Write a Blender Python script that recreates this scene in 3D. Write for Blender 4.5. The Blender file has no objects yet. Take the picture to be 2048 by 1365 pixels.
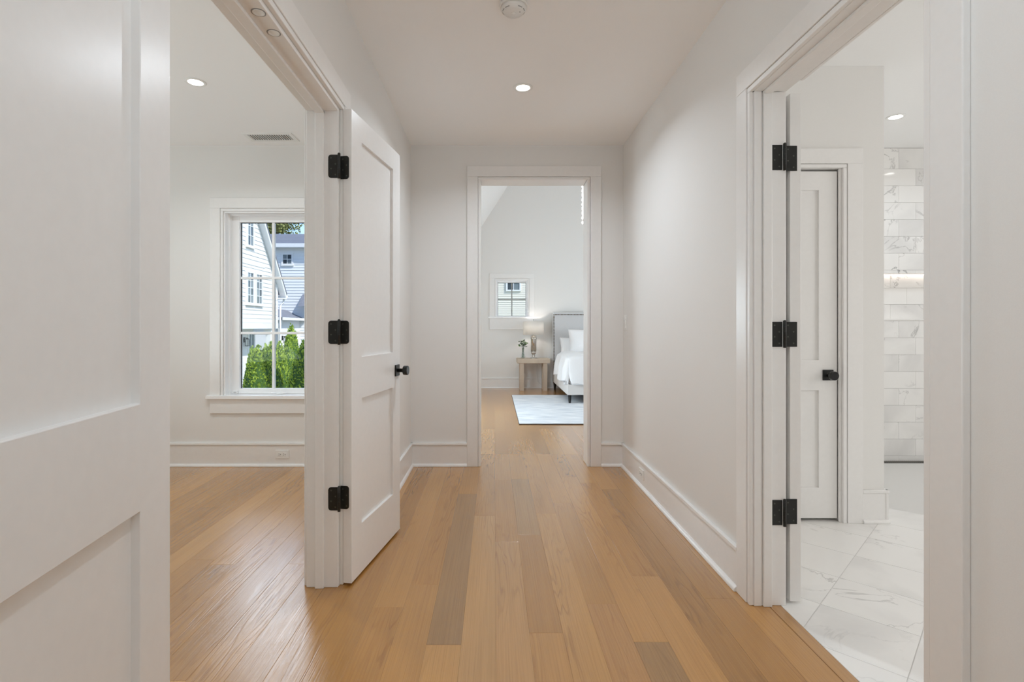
import bpy, bmesh, math, random
from mathutils import Vector, Matrix
random.seed(11)
R = math.radians
SC = bpy.context.scene
COL = SC.collection

# ------------------------------------------------------------------ camera
EYE = 1.186
F = 1050.0
cam_d = bpy.data.cameras.new('camera')
cam_d.sensor_width = 36.0
cam_d.lens = F * 36.0 / 2048.0
cam_d.shift_x = (1024 - 988) / 2048.0
cam_d.shift_y = -(682.5 - 655) / 2048.0
cam_d.clip_start = 0.02
cam = bpy.data.objects.new('camera', cam_d)
COL.objects.link(cam)
cam.location = (0, 0, EYE)
cam.rotation_euler = (R(90), 0, 0)
SC.camera = cam

# ------------------------------------------------------------------ view, world, sun
SC.view_settings.view_transform = 'Standard'
SC.view_settings.look = 'None'
SC.view_settings.gamma = 1.0
SC.view_settings.exposure = 0.15
SC.view_settings.use_curve_mapping = False
SC.cycles.diffuse_bounces = 16
SC.cycles.max_bounces = 24
SC.cycles.transparent_max_bounces = 12
SC.cycles.caustics_reflective = False
SC.cycles.caustics_refractive = False

w = bpy.data.worlds.new('sky'); SC.world = w; w.use_nodes = True
nt = w.node_tree; nt.nodes.clear()
sky = nt.nodes.new('ShaderNodeTexSky'); sky.sky_type = 'NISHITA'
sky.sun_disc = False; sky.sun_elevation = R(48); sky.sun_rotation = R(115)
sky.altitude = 2500; sky.air_density = 1.0; sky.dust_density = 0.0; sky.ozone_density = 1.0
bg = nt.nodes.new('ShaderNodeBackground'); bg.inputs['Strength'].default_value = 0.27
out = nt.nodes.new('ShaderNodeOutputWorld')
nt.links.new(sky.outputs[0], bg.inputs[0]); nt.links.new(bg.outputs[0], out.inputs[0])

def sun(direction, strength, color=(1, .97, .92), angle=1.0):
    d = bpy.data.lights.new('sun', 'SUN'); d.energy = strength; d.color = color; d.angle = R(angle)
    o = bpy.data.objects.new('sun', d); COL.objects.link(o)
    o.rotation_euler = Vector(direction).to_track_quat('-Z', 'Y').to_euler()
    o.location = (10, -10, 20)
sun((-.62, .40, -.70), 3.8)

def area(name, loc, direction, sx, sy, power, color=(1, 1, 1), spread=180):
    d = bpy.data.lights.new(name, 'AREA'); d.shape = 'RECTANGLE'; d.size = sx; d.size_y = sy
    d.energy = power; d.color = color; d.spread = R(spread)
    o = bpy.data.objects.new(name, d); COL.objects.link(o); o.location = loc
    o.rotation_euler = Vector(direction).to_track_quat('-Z', 'Y').to_euler()
    return o
# added fill lamps standing in for daylight; no unseen windows are built
area('fill_behind', (0.2, -2.0, 1.35), (0, .2, 1), 1.5, 1.5, 31, (.76, .89, 1))  # added lamp facing up, bounces fill off the hall ceiling
area('fill_left_room', (-3.9, 1.7, 1.1), (.5, .25, .9), 1.8, 1.5, 43, (.78, .92, .98))  # added lamp tilted up to brighten the left room
area('fill_over_window', (-4.15, 8.6, 4.05), (.50, -1, -.62), 2.4, 2.2, 80, (.86, .94, 1))  # added lamp outdoors above the left window, makes the floor glare
area('fill_bathroom', (5.05, 1.4, 1.6), (-1, .12, .15), 1.8, 1.5, 34, (.96, .955, .96))  # added fill lamp by the unseen right bathroom wall
area('fill_bedroom_east', (3.85, 7.4, 1.7), (-1, .1, .2), 2.8, 2.0, 92, (.82, .92, 1))  # added fill lamp brightening the bedroom from the right
area('fill_bedroom_west', (-1.1, 7.0, 1.35), (1, .05, -.30), 1.8, 1.0, 50, (.74, .90, 1))  # added lamp aimed down to lighten the bedroom floor

# ------------------------------------------------------------------ materials
def mat(name):
    m = bpy.data.materials.new(name); m.use_nodes = True
    return m, m.node_tree, m.node_tree.nodes['Principled BSDF']
def N(nt, t, **kw):
    n = nt.nodes.new(t)
    for k, v in kw.items():
        if k in n.inputs: n.inputs[k].default_value = v
        else: setattr(n, k, v)
    return n
def plain(name, col, rough=.5, metal=0., bump=0., bscale=200., spec=.5, coat=0.):
    m, t, b = mat(name)
    b.inputs['Base Color'].default_value = (*col, 1)
    b.inputs['Roughness'].default_value = rough
    b.inputs['Metallic'].default_value = metal
    b.inputs['Specular IOR Level'].default_value = spec
    b.inputs['Coat Weight'].default_value = coat
    g = N(t, 'ShaderNodeNewGeometry')
    n = N(t, 'ShaderNodeTexNoise', Scale=bscale, Detail=3.)
    t.links.new(g.outputs['Position'], n.inputs['Vector'])
    if bump:
        bp = N(t, 'ShaderNodeBump', Strength=bump, Distance=.002)
        t.links.new(n.outputs['Fac'], bp.inputs['Height']); t.links.new(bp.outputs[0], b.inputs['Normal'])
    mx = N(t, 'ShaderNodeMixRGB', blend_type='MULTIPLY'); mx.inputs['Fac'].default_value = .05
    mx.inputs['Color1'].default_value = (*col, 1); t.links.new(n.outputs['Fac'], mx.inputs['Color2'])
    t.links.new(mx.outputs[0], b.inputs['Base Color'])
    return m
def emit(name, col, s):
    m = bpy.data.materials.new(name); m.use_nodes = True; t = m.node_tree; t.nodes.clear()
    e = N(t, 'ShaderNodeEmission', Color=(*col, 1), Strength=s); o = N(t, 'ShaderNodeOutputMaterial')
    t.links.new(e.outputs[0], o.inputs[0]); return m
def glass_thin(name, tint=(1, 1, 1), refl=.9):
    m = bpy.data.materials.new(name); m.use_nodes = True; t = m.node_tree; t.nodes.clear()
    tr = N(t, 'ShaderNodeBsdfTransparent', Color=(*tint, 1)); gl = N(t, 'ShaderNodeBsdfGlossy', Roughness=.01)
    fr = N(t, 'ShaderNodeFresnel', IOR=1.45); mu = N(t, 'ShaderNodeMath', operation='MULTIPLY'); mu.inputs[1].default_value = refl
    mx = N(t, 'ShaderNodeMixShader'); o = N(t, 'ShaderNodeOutputMaterial')
    t.links.new(fr.outputs[0], mu.inputs[0]); t.links.new(mu.outputs[0], mx.inputs[0])
    t.links.new(tr.outputs[0], mx.inputs[1]); t.links.new(gl.outputs[0], mx.inputs[2]); t.links.new(mx.outputs[0], o.inputs[0])
    return m

M = {}
M['wall'] = plain('wall_paint', (.80, .79, .77), .75, bump=.06, bscale=350, spec=.25)
M['ceiling'] = plain('ceiling_paint', (.92, .92, .915), .85, bump=.04, bscale=300, spec=.2)
M['trim'] = plain('trim_paint', (.83, .82, .805), .30, bump=.02, bscale=40, spec=.5)
M['sash'] = plain('sash_white', (.93, .935, .94), .3)
M['black'] = plain('black_iron', (.012, .012, .010), .42, metal=.2, bump=.05, bscale=120)
M['blackface'] = plain('black_satin_face', (.03, .03, .032), .22, metal=.6)
M['screw'] = plain('screw_steel', (.10, .10, .09), .35, metal=.8)
M['plastic'] = plain('white_plastic', (.84, .84, .82), .35)
M['subfloor'] = plain('subfloor_ply', (.20, .12, .06), .9)
M['dark'] = plain('dark_slot', (.03, .03, .03), .7)
M['grey'] = plain('grey_plastic', (.32, .32, .31), .6)
M['shadowgap'] = plain('duct_dark', (.07, .07, .065), .9)
M['lens'] = emit('downlight_lens', (1, .97, .92), 12.0)
M['led'] = emit('led_strip', (1, .86, .76), 5.0)
M['fabric_grey'] = plain('grey_linen', (.60, .60, .605), .9, bump=.35, bscale=500, spec=.1)
M['fabric_beige'] = plain('pale_linen', (.72, .70, .68), .9, bump=.35, bscale=500, spec=.1)
M['linen'] = plain('white_cotton', (.86, .86, .87), .85, bump=.12, bscale=60, spec=.15)
M['nail'] = plain('bronze_nail', (.10, .07, .035), .35, metal=.9)
M['blackwood'] = plain('black_wood', (.015, .014, .013), .4)
M['mercury'] = plain('mercury_glass', (.62, .58, .53), .18, metal=.85, bump=.3, bscale=90)
M['chrome'] = plain('chrome', (.7, .7, .7), .15, metal=1.)
M['vase'] = glass_thin('vase_glass', (.86, .92, .88), 1.)
M['pane'] = glass_thin('window_glass', (.97, .985, .985), .2)
M['leaf'] = plain('leaf_green', (.10, .19, .05), .55)
M['leafdark'] = plain('leaf_dark', (.035, .07, .025), .5)
M['bloom'] = plain('white_bloom', (.8, .82, .7), .7)
M['cord'] = plain('pale_cord', (.65, .65, .63), .5)
M['drain'] = plain('steel_drain', (.30, .28, .25), .35, metal=.9)
M['grout'] = plain('pale_grout', (.68, .67, .65), .9)
M['siding'] = plain('white_siding', (.80, .80, .80), .6, spec=.2)
M['siding_b'] = plain('white_shingle', (.84, .85, .87), .7, spec=.2)
M['siding_c'] = plain('beige_siding', (.82, .77, .67), .7, spec=.2)
M['exttrim'] = plain('exterior_trim', (.84, .84, .85), .5)
M['winglass'] = plain('dark_house_glass', (.05, .065, .075), .08, spec=.8)
M['winglass_b'] = plain('grey_house_glass', (.20, .235, .25), .1, spec=.6)
M['ground'] = plain('lawn', (.20, .22, .15), .95, bscale=3)
M['bark'] = plain('bark', (.11, .075, .05), .9, bump=.5, bscale=30)
M['rugedge'] = plain('rug_edge', (.10, .10, .12), .9)

# shade: cloth that lets the lamp glow through
m, t, b = mat('lamp_shade_cloth')
tl = N(t, 'ShaderNodeBsdfTranslucent', Color=(.95, .93, .90, 1)); df = N(t, 'ShaderNodeBsdfDiffuse', Color=(.85, .83, .80, 1))
mx = N(t, 'ShaderNodeMixShader'); mx.inputs[0].default_value = .65
t.links.new(df.outputs[0], mx.inputs[1]); t.links.new(tl.outputs[0], mx.inputs[2])
t.links.new(mx.outputs[0], t.nodes['Material Output'].inputs[0]); M['shade'] = m

def wood(name, grain=1.0, rough=.30, coat=.0):
    """oak boards: the board's own tint is the object's colour, grain runs along world Y"""
    m, t, b = mat(name); L = t.links.new
    g = N(t, 'ShaderNodeNewGeometry'); oi = N(t, 'ShaderNodeObjectInfo')
    off = N(t, 'ShaderNodeMath', operation='MULTIPLY'); off.inputs[1].default_value = 37.0; L(oi.outputs['Random'], off.inputs[0])
    cmb = N(t, 'ShaderNodeCombineXYZ'); L(off.outputs[0], cmb.inputs[0]); L(off.outputs[0], cmb.inputs[1]); L(off.outputs[0], cmb.inputs[2])
    add = N(t, 'ShaderNodeVectorMath', operation='ADD'); L(g.outputs['Position'], add.inputs[0]); L(cmb.outputs[0], add.inputs[1])
    mp = N(t, 'ShaderNodeMapping'); mp.inputs['Scale'].default_value = (1, .075, 1); L(add.outputs[0], mp.inputs['Vector'])
    n1 = N(t, 'ShaderNodeTexNoise', Scale=9., Detail=3., Roughness=.5); L(mp.outputs[0], n1.inputs['Vector'])
    # cathedral figure: contour lines of a stretched noise
    mul = N(t, 'ShaderNodeMath', operation='MULTIPLY'); mul.inputs[1].default_value = 80.; L(n1.outputs['Fac'], mul.inputs[0])
    sn = N(t, 'ShaderNodeMath', operation='SINE'); L(mul.outputs[0], sn.inputs[0])
    r1 = N(t, 'ShaderNodeMapRange'); r1.inputs['From Min'].default_value = .2; r1.inputs['From Max'].default_value = 1.; L(sn.outputs[0], r1.inputs['Value'])
    mp2 = N(t, 'ShaderNodeMapping'); mp2.inputs['Scale'].default_value = (190, 1.8, 1); L(add.outputs[0], mp2.inputs['Vector'])
    n2 = N(t, 'ShaderNodeTexNoise', Scale=1., Detail=4., Roughness=.65); L(mp2.outputs[0], n2.inputs['Vector'])
    r2 = N(t, 'ShaderNodeMapRange'); r2.inputs['From Min'].default_value = .40; r2.inputs['From Max'].default_value = .72; L(n2.outputs['Fac'], r2.inputs['Value'])
    half = N(t, 'ShaderNodeMath', operation='MULTIPLY_ADD'); half.inputs[1].default_value = .6; half.inputs[2].default_value = .4; L(r2.outputs[0], half.inputs[0])
    cath = N(t, 'ShaderNodeMath', operation='MULTIPLY'); L(r1.outputs[0], cath.inputs[0]); L(half.outputs[0], cath.inputs[1])
    # figure shows on part of the boards only
    fsel = N(t, 'ShaderNodeTexNoise', Scale=1., Detail=1.); mp4 = N(t, 'ShaderNodeMapping'); mp4.inputs['Scale'].default_value = (4, .5, 1); L(add.outputs[0], mp4.inputs['Vector']); L(mp4.outputs[0], fsel.inputs['Vector'])
    fr = N(t, 'ShaderNodeMapRange'); fr.inputs['From Min'].default_value = .42; fr.inputs['From Max'].default_value = .62; L(fsel.outputs['Fac'], fr.inputs['Value'])
    cf = N(t, 'ShaderNodeMath', operation='MULTIPLY'); L(cath.outputs[0], cf.inputs[0]); L(fr.outputs[0], cf.inputs[1])
    fine = N(t, 'ShaderNodeMath', operation='MULTIPLY'); fine.inputs[1].default_value = .45; L(r2.outputs[0], fine.inputs[0])
    pore = N(t, 'ShaderNodeMath', operation='MAXIMUM'); L(cf.outputs[0], pore.inputs[0]); L(fine.outputs[0], pore.inputs[1])
    mp3 = N(t, 'ShaderNodeMapping'); mp3.inputs['Scale'].default_value = (5, .9, 1); L(add.outputs[0], mp3.inputs['Vector'])
    n3 = N(t, 'ShaderNodeTexNoise', Scale=1., Detail=2.); L(mp3.outputs[0], n3.inputs['Vector'])
    hs = N(t, 'ShaderNodeMapRange'); hs.inputs['To Min'].default_value = .86; hs.inputs['To Max'].default_value = 1.14; L(n3.outputs['Fac'], hs.inputs['Value'])
    tone = N(t, 'ShaderNodeVectorMath', operation='SCALE'); L(oi.outputs['Color'], tone.inputs[0]); L(hs.outputs[0], tone.inputs['Scale'])
    fm = N(t, 'ShaderNodeMath', operation='MULTIPLY'); fm.inputs[1].default_value = .55 * grain; L(pore.outputs[0], fm.inputs[0])
    mx = N(t, 'ShaderNodeMixRGB', blend_type='MULTIPLY'); L(fm.outputs[0], mx.inputs['Fac']); L(tone.outputs[0], mx.inputs['Color1'])
    mx.inputs['Color2'].default_value = (.50, .42, .36, 1)
    L(mx.outputs[0], b.inputs['Base Color'])
    b.inputs['Roughness'].default_value = rough; b.inputs['Specular IOR Level'].default_value = .5
    b.inputs['Coat IOR'].default_value = 1.65; b.inputs['Coat Weight'].default_value = coat; b.inputs['Coat Roughness'].default_value = .17
    bp = N(t, 'ShaderNodeBump', Strength=.35 * grain, Distance=.0012); bp.invert = True
    L(pore.outputs[0], bp.inputs['Height']); L(bp.outputs[0], b.inputs['Normal']); L(bp.outputs[0], b.inputs['Coat Normal'])
    return m
M['oak'] = wood('oak_floor', 1.35, .27, .7)
M['washed_oak'] = wood('washed_oak', .5, .6, 0.)

def marble(name, scale, rough, vein=.9, offs=41.):
    m, t, b = mat(name); L = t.links.new
    g = N(t, 'ShaderNodeNewGeometry'); oi = N(t, 'ShaderNodeObjectInfo')
    off = N(t, 'ShaderNodeMath', operation='MULTIPLY'); off.inputs[1].default_value = offs; L(oi.outputs['Random'], off.inputs[0])
    cmb = N(t, 'ShaderNodeCombineXYZ')
    for i in range(3): L(off.outputs[0], cmb.inputs[i])
    add = N(t, 'ShaderNodeVectorMath', operation='ADD'); L(g.outputs['Position'], add.inputs[0]); L(cmb.outputs[0], add.inputs[1])
    n1 = N(t, 'ShaderNodeTexNoise', Scale=scale, Detail=6., Roughness=.55, Distortion=1.1); L(add.outputs[0], n1.inputs['Vector'])
    s = N(t, 'ShaderNodeMath', operation='SUBTRACT'); s.inputs[1].default_value = .5; L(n1.outputs['Fac'], s.inputs[0])
    a = N(t, 'ShaderNodeMath', operation='ABSOLUTE'); L(s.outputs[0], a.inputs[0])
    r = N(t, 'ShaderNodeMapRange'); r.inputs['From Min'].default_value = 0.; r.inputs['From Max'].default_value = .013
    r.inputs['To Min'].default_value = 1.; r.inputs['To Max'].default_value = 0.; L(a.outputs[0], r.inputs['Value'])
    n2 = N(t, 'ShaderNodeTexNoise', Scale=scale * .9, Detail=2.); 
    sh = N(t, 'ShaderNodeVectorMath', operation='ADD'); sh.inputs[1].default_value = (7.3, 2.1, 5.5); L(add.outputs[0], sh.inputs[0]); L(sh.outputs[0], n2.inputs['Vector'])
    r2 = N(t, 'ShaderNodeMapRange'); r2.inputs['From Min'].default_value = .50; r2.inputs['From Max'].default_value = .68; L(n2.outputs['Fac'], r2.inputs['Value'])
    v = N(t, 'ShaderNodeMath', operation='MULTIPLY'); L(r.outputs[0], v.inputs[0]); L(r2.outputs[0], v.inputs[1])
    v2 = N(t, 'ShaderNodeMath', operation='MULTIPLY'); v2.inputs[1].default_value = vein; L(v.outputs[0], v2.inputs[0])
    n3 = N(t, 'ShaderNodeTexNoise', Scale=scale * .6, Detail=4., Distortion=.6); L(sh.outputs[0], n3.inputs['Vector'])
    cl = N(t, 'ShaderNodeMapRange'); cl.inputs['From Min'].default_value = .5; cl.inputs['From Max'].default_value = .8; L(n3.outputs['Fac'], cl.inputs['Value'])
    base = N(t, 'ShaderNodeMixRGB'); base.inputs['Color1'].default_value = (.86, .85, .83, 1); base.inputs['Color2'].default_value = (.66, .65, .64, 1); L(cl.outputs[0], base.inputs['Fac'])
    mx = N(t, 'ShaderNodeMixRGB'); mx.inputs['Color2'].default_value = (.22, .215, .21, 1); L(base.outputs[0], mx.inputs['Color1']); L(v2.outputs[0], mx.inputs['Fac'])
    L(mx.outputs[0], b.inputs['Base Color']); b.inputs['Roughness'].default_value = rough
    return m
M['marble_floor'] = marble('marble_floor', 2.4, .22, .55)
M['marble_wall'] = marble('marble_wall', 2.6, .06, .75)

m, t, b = mat('rug_pile'); L = t.links.new
g = N(t, 'ShaderNodeNewGeometry'); mp = N(t, 'ShaderNodeMapping'); mp.inputs['Scale'].default_value = (2.5, 22, 1); L(g.outputs['Position'], mp.inputs['Vector'])
n = N(t, 'ShaderNodeTexNoise', Scale=1.4, Detail=5.); L(mp.outputs[0], n.inputs['Vector'])
mx = N(t, 'ShaderNodeMixRGB'); mx.inputs['Color1'].default_value = (.50, .54, .60, 1); mx.inputs['Color2'].default_value = (.84, .86, .88, 1)
rr = N(t, 'ShaderNodeMapRange'); rr.inputs['From Min'].default_value = .35; rr.inputs['From Max'].default_value = .65; L(n.outputs['Fac'], rr.inputs['Value'])
L(rr.outputs[0], mx.inputs['Fac']); L(mx.outputs[0], b.inputs['Base Color']); b.inputs['Roughness'].default_value = .95
M['rug'] = m

def roofmat(name):
    m, t, b = mat(name); L = t.links.new
    g = N(t, 'ShaderNodeNewGeometry'); br = N(t, 'ShaderNodeTexNoise', Scale=9., Detail=3.); L(g.outputs['Position'], br.inputs['Vector'])
    mx = N(t, 'ShaderNodeMixRGB'); mx.inputs['Color1'].default_value = (.13, .14, .17, 1); mx.inputs['Color2'].default_value = (.30, .31, .36, 1)
    L(br.outputs['Fac'], mx.inputs['Fac']); L(mx.outputs[0], b.inputs['Base Color']); b.inputs['Roughness'].default_value = .9
    return m
M['roof'] = roofmat('roof_shingle')

def foliagemat(name, c1, c2):
    m, t, b = mat(name); L = t.links.new
    g = N(t, 'ShaderNodeNewGeometry'); n = N(t, 'ShaderNodeTexNoise', Scale=5., Detail=3.); L(g.outputs['Position'], n.inputs['Vector'])
    ad = N(t, 'ShaderNodeMath', operation='MULTIPLY_ADD'); ad.inputs[1].default_value = .5; L(g.outputs['Random Per Island'], ad.inputs[0])
    hf = N(t, 'ShaderNodeMath', operation='MULTIPLY'); hf.inputs[1].default_value = .6; L(n.outputs['Fac'], hf.inputs[0]); L(hf.outputs[0], ad.inputs[2])
    mx = N(t, 'ShaderNodeMixRGB'); mx.inputs['Color1'].default_value = (*c1, 1); mx.inputs['Color2'].default_value = (*c2, 1); L(ad.outputs[0], mx.inputs['Fac'])
    L(mx.outputs[0], b.inputs['Base Color']); b.inputs['Roughness'].default_value = .6; b.inputs['Specular IOR Level'].default_value = .3
    return m
M['cedar'] = foliagemat('cedar_spray', (.08, .20, .02), (.62, .75, .12))
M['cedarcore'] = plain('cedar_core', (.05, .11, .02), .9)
M['treeleaf'] = foliagemat('tree_leaf', (.06, .09, .02), (.36, .36, .12))

# ------------------------------------------------------------------ mesh helpers
class MB:
    """collects shapes; build() links them as ONE mesh object"""
    def __init__(s): s.v = []; s.f = []; s.sm = []
    def add(s, vs, fs, smooth=False):
        o = len(s.v); s.v += [tuple(v) for v in vs]
        for f in fs: s.f.append(tuple(i + o for i in f)); s.sm.append(smooth)
        return s
    def box(s, x0, x1, y0, y1, z0, z1, xf=None):
        vs = [(x0, y0, z0), (x1, y0, z0), (x1, y1, z0), (x0, y1, z0), (x0, y0, z1), (x1, y0, z1), (x1, y1, z1), (x0, y1, z1)]
        if xf: vs = [xf(*v) for v in vs]
        return s.add(vs, [(0, 3, 2, 1), (4, 5, 6, 7), (0, 1, 5, 4), (1, 2, 6, 5), (2, 3, 7, 6), (3, 0, 4, 7)])
    def prism(s, poly, d0, d1, axis='y', smooth=False):
        """polygon (a,b) extruded along axis"""
        def P(a, b, d): return {'x': (d, a, b), 'y': (a, d, b), 'z': (a, b, d)}[axis]
        n = len(poly); vs = [P(a, b, d0) for a, b in poly] + [P(a, b, d1) for a, b in poly]
        fs = [tuple(range(n)), tuple(range(2 * n - 1, n - 1, -1))]
        s.add(vs, fs)
        o = len(s.v) - 2 * n
        for i in range(n):
            j = (i + 1) % n; s.f.append((o + i, o + n + i, o + n + j, o + j)); s.sm.append(smooth)
        return s
    def rev(s, prof, c=(0, 0, 0), seg=24, axis='z', smooth=True, caps=True):
        """profile [(r,h)] turned about an axis through c"""
        vs = []
        for r, h in prof:
            for k in range(seg):
                a = 2 * math.pi * k / seg; p, q = r * math.cos(a), r * math.sin(a)
                vs.append({'z': (c[0] + p, c[1] + q, c[2] + h), 'x': (c[0] + h, c[1] + p, c[2] + q), 'y': (c[0] + p, c[1] + h, c[2] + q)}[axis])
        n = len(prof); fs = []
        for i in range(n - 1):
            for k in range(seg):
                k2 = (k + 1) % seg; fs.append((i * seg + k, i * seg + k2, (i + 1) * seg + k2, (i + 1) * seg + k))
        s.add(vs, fs, smooth)
        if caps:
            o = len(s.v) - len(vs)
            if prof[0][0] > 1e-5: s.f.append(tuple(o + k for k in range(seg - 1, -1, -1))); s.sm.append(False)
            if prof[-1][0] > 1e-5: s.f.append(tuple(o + (n - 1) * seg + k for k in range(seg))); s.sm.append(False)
        return s
    def tube(s, pts, r, seg=8):
        pts = [Vector(p) for p in pts]; vs = []; n = len(pts)
        for i, p in enumerate(pts):
            d = (pts[min(i + 1, n - 1)] - pts[max(i - 1, 0)]).normalized()
            u = d.cross(Vector((0, 0, 1)) if abs(d.z) < .9 else Vector((1, 0, 0))).normalized(); v = d.cross(u)
            rr = r[i] if isinstance(r, (list, tuple)) else r
            for k in range(seg):
                a = 2 * math.pi * k / seg; vs.append(tuple(p + u * rr * math.cos(a) + v * rr * math.sin(a)))
        fs = [(i * seg + k, i * seg + (k + 1) % seg, (i + 1) * seg + (k + 1) % seg, (i + 1) * seg + k) for i in range(n - 1) for k in range(seg)]
        fs += [tuple(range(seg - 1, -1, -1)), tuple((n - 1) * seg + k for k in range(seg))]
        return s.add(vs, fs, True)
    def mesh(s, name):
        me = bpy.data.meshes.new(name); me.from_pydata(s.v, [], s.f); me.update()
        me.polygons.foreach_set('use_smooth', s.sm)
        bm = bmesh.new(); bm.from_mesh(me); bmesh.ops.recalc_face_normals(bm, faces=bm.faces); bm.to_mesh(me); bm.free()
        return me
    def build(s, name, m, parent=None, bevel=0., seg=2):
        me = s.mesh(name); me.materials.append(M[m] if isinstance(m, str) else m)
        o = bpy.data.objects.new(name, me); COL.objects.link(o)
        if parent: o.parent = parent
        if bevel:
            b = o.modifiers.new('bevel', 'BEVEL'); b.width = bevel; b.segments = seg; b.limit_method = 'ANGLE'; b.angle_limit = R(40)
        return o
def empty(name, loc=(0, 0, 0), rz=0.):
    o = bpy.data.objects.new(name, None); COL.objects.link(o); o.location = loc; o.rotation_euler = (0, 0, rz); o.empty_display_size = .1
    return o
def tag(o, label=None, cat=None, group=None, kind=None):
    if label: o['label'] = label
    if cat: o['category'] = cat
    if group: o['group'] = group
    if kind: o['kind'] = kind
    return o
def struct(o, label=None): return tag(o, label, None, None, 'structure')

# ------------------------------------------------------------------ main dimensions
WL, WR = -0.71, 1.104            # hall side walls
YF = 4.48                        # far wall (hall and left room)
H = 2.74
HEAD = 2.19                      # hall-side door heads
LJ0, LJ1 = 1.07, 2.408           # left double doorway
RJ0, RJ1 = 1.331, 2.235          # bathroom doorway
OX0, OX1 = -.113, .795           # far cased opening
OZ = 2.443
WX0, WX1, WZ0, WZ1 = -2.305, -1.551, .605, 2.175   # window in the left room
BX0, BX1, BY1 = -1.3, 4.0, 10.2  # bedroom
YS = 4.65                        # shower wall face
YC, XC = 3.19, 2.37              # bathroom closet wall and its corner

# walls
def wall(name, boxes, label, m='wall'):
    b = MB()
    for q in boxes: b.box(*q)
    return struct(b.build(name, m), label)
wall('wall_left', [(-.855, WL, -2.4, LJ0, 0, H), (-.855, WL, LJ1, YF, 0, H), (-.855, WL, LJ0, LJ1, HEAD, H)], 'white hall wall with the double doorway to the left room')
wall('wall_right', [(WR, 1.244, -2.4, RJ0 - .02, 0, H), (WR, 1.244, RJ1 + .02, 4.85, 0, H), (WR, 1.244, RJ0 - .02, RJ1 + .02, HEAD + .02, H)], 'white hall wall with the bathroom doorway')
wall('wall_far', [(-4.4, WX0, YF, YS, 0, 5.9), (WX0, WX1, YF, YS, 0, WZ0 - .028), (WX0, WX1, YF, YS, WZ1, 5.9), (WX1, OX0 - .018, YF, YS, 0, 5.9),
                  (OX0 - .018, OX1 + .018, YF, YS, OZ + .018, 5.9), (OX1 + .018, WR, YF, YS, 0, H), (OX1 + .018, 1.24, YF + .17, YS + .19, H, 5.9), (1.24, 4.4, 4.845, 4.92, H, 5.9), (OX1 + .018, WR, YF, YF + .17, H, 5.9), (-4.4, OX1 + .018, YS, YS + .19, H, 5.9)], 'white end wall with the cased opening and the window')
wall('wall_back', [(-1.0, 1.3, -2.5, -2.4, 0, H)], 'white wall at the near end of the hall')
wall('wall_left_room', [(-4.4, -4.25, -.6, YF, 0, H), (-4.4, -.855, -.7, -.6, 0, H)], 'white outer walls of the left room')
wall('wall_bathroom', [(1.244, 1.40, YC, YC + .12, 0, 2.775), (1.40, 2.131, YC, YC + .12, 2.17, 2.775), (2.131, XC, YC, YC + .12, 0, 2.775), (XC - .12, XC, YC + .12, YS, 0, 2.775),
                       (5.2, 5.35, -.7, 4.85, 0, 2.775), (1.244, 5.35, -.8, -.7, 0, 2.775), (1.38, 1.40, YC + .12, YC + .6, 0, 2.3), (1.38, 2.25, YC + .6, YC + .62, 0, 2.3)], 'white bathroom walls with the closet corner')
wall('wall_bedroom', [(BX0 - .15, .039, BY1, BY1 + .2, 0, 5.9), (.66, BX1 + .15, BY1, BY1 + .2, 0, 5.9), (.039, .66, BY1, BY1 + .2, 0, 1.362), (.039, .66, BY1, BY1 + .2, 2.109, 5.9),
                      (BX0 - .15, BX0, YS, BY1, 0, 1.6), (BX1, BX1 + .15, 4.92, BY1, 0, 1.6), (WR, 4.4, 4.82, 4.92, 0, H + .1)], 'pale bedroom walls around the small square window')
# ceilings
struct(MB().box(-4.4, 1.24, -2.5, YS, H, H + .12).build('ceiling', 'ceiling'), 'flat white ceiling over the hall and left room')
struct(MB().box(1.24, 5.35, -.8, 4.85, 2.775, 2.87).build('ceiling', 'ceiling'), 'flat white bathroom ceiling')
b = MB(); sl = 1.55; xr = (BX0 + BX1) / 2; zr = 1.5 + sl * (xr - BX0)
b.prism([(BX0 - .15, 1.5 - .15 * sl), (xr, zr), (BX1 + .15, 1.5 - .15 * sl), (BX1 + .15, 1.7 - .15 * sl + .2), (xr, zr + .35), (BX0 - .15, 1.7 - .15 * sl + .2)], YS + .19, BY1 + .2, 'y')
struct(b.build('ceiling', 'ceiling'), 'steep vaulted bedroom ceiling')

# ------------------------------------------------------------------ oak floor, every board a part
fl = struct(MB().box(-4.4, 1.17, -2.5, YS, -.08, -.0135).box(BX0 - .15, 4.2, YS, BY1 + .1, -.08, -.0135).build('floor', 'subfloor'), 'oak strip floor running through hall, left room and bedroom')
OAK = [(.46, .226, .058), (.485, .242, .065), (.44, .213, .053), (.50, .256, .072), (.425, .204, .050), (.47, .232, .060), (.40, .194, .049)]
def board(x0, x1, y0, y1, col, name='plank', parent=fl):
    g, c = .0001, .0010
    b = MB(); z0, z1 = -.013, 0.
    xs = (x0 + g, x1 - g); ys = (y0 + g, y1 - g)
    bot = [(xs[0], ys[0], z0), (xs[1], ys[0], z0), (xs[1], ys[1], z0), (xs[0], ys[1], z0)]
    mid = [(p[0], p[1], z1 - .0006) for p in bot]
    top = [(xs[0] + c, ys[0] + c, z1), (xs[1] - c, ys[0] + c, z1), (xs[1] - c, ys[1] - c, z1), (xs[0] + c, ys[1] - c, z1)]
    fs = [(3, 2, 1, 0), (8, 9, 10, 11)]
    for k in range(4):
        j = (k + 1) % 4; fs += [(k, j, 4 + j, 4 + k), (4 + k, 4 + j, 8 + j, 8 + k)]
    o = b.add(bot + mid + top, fs).build(name, 'oak', parent)
    o.color = (*col, 1); return o
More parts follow.
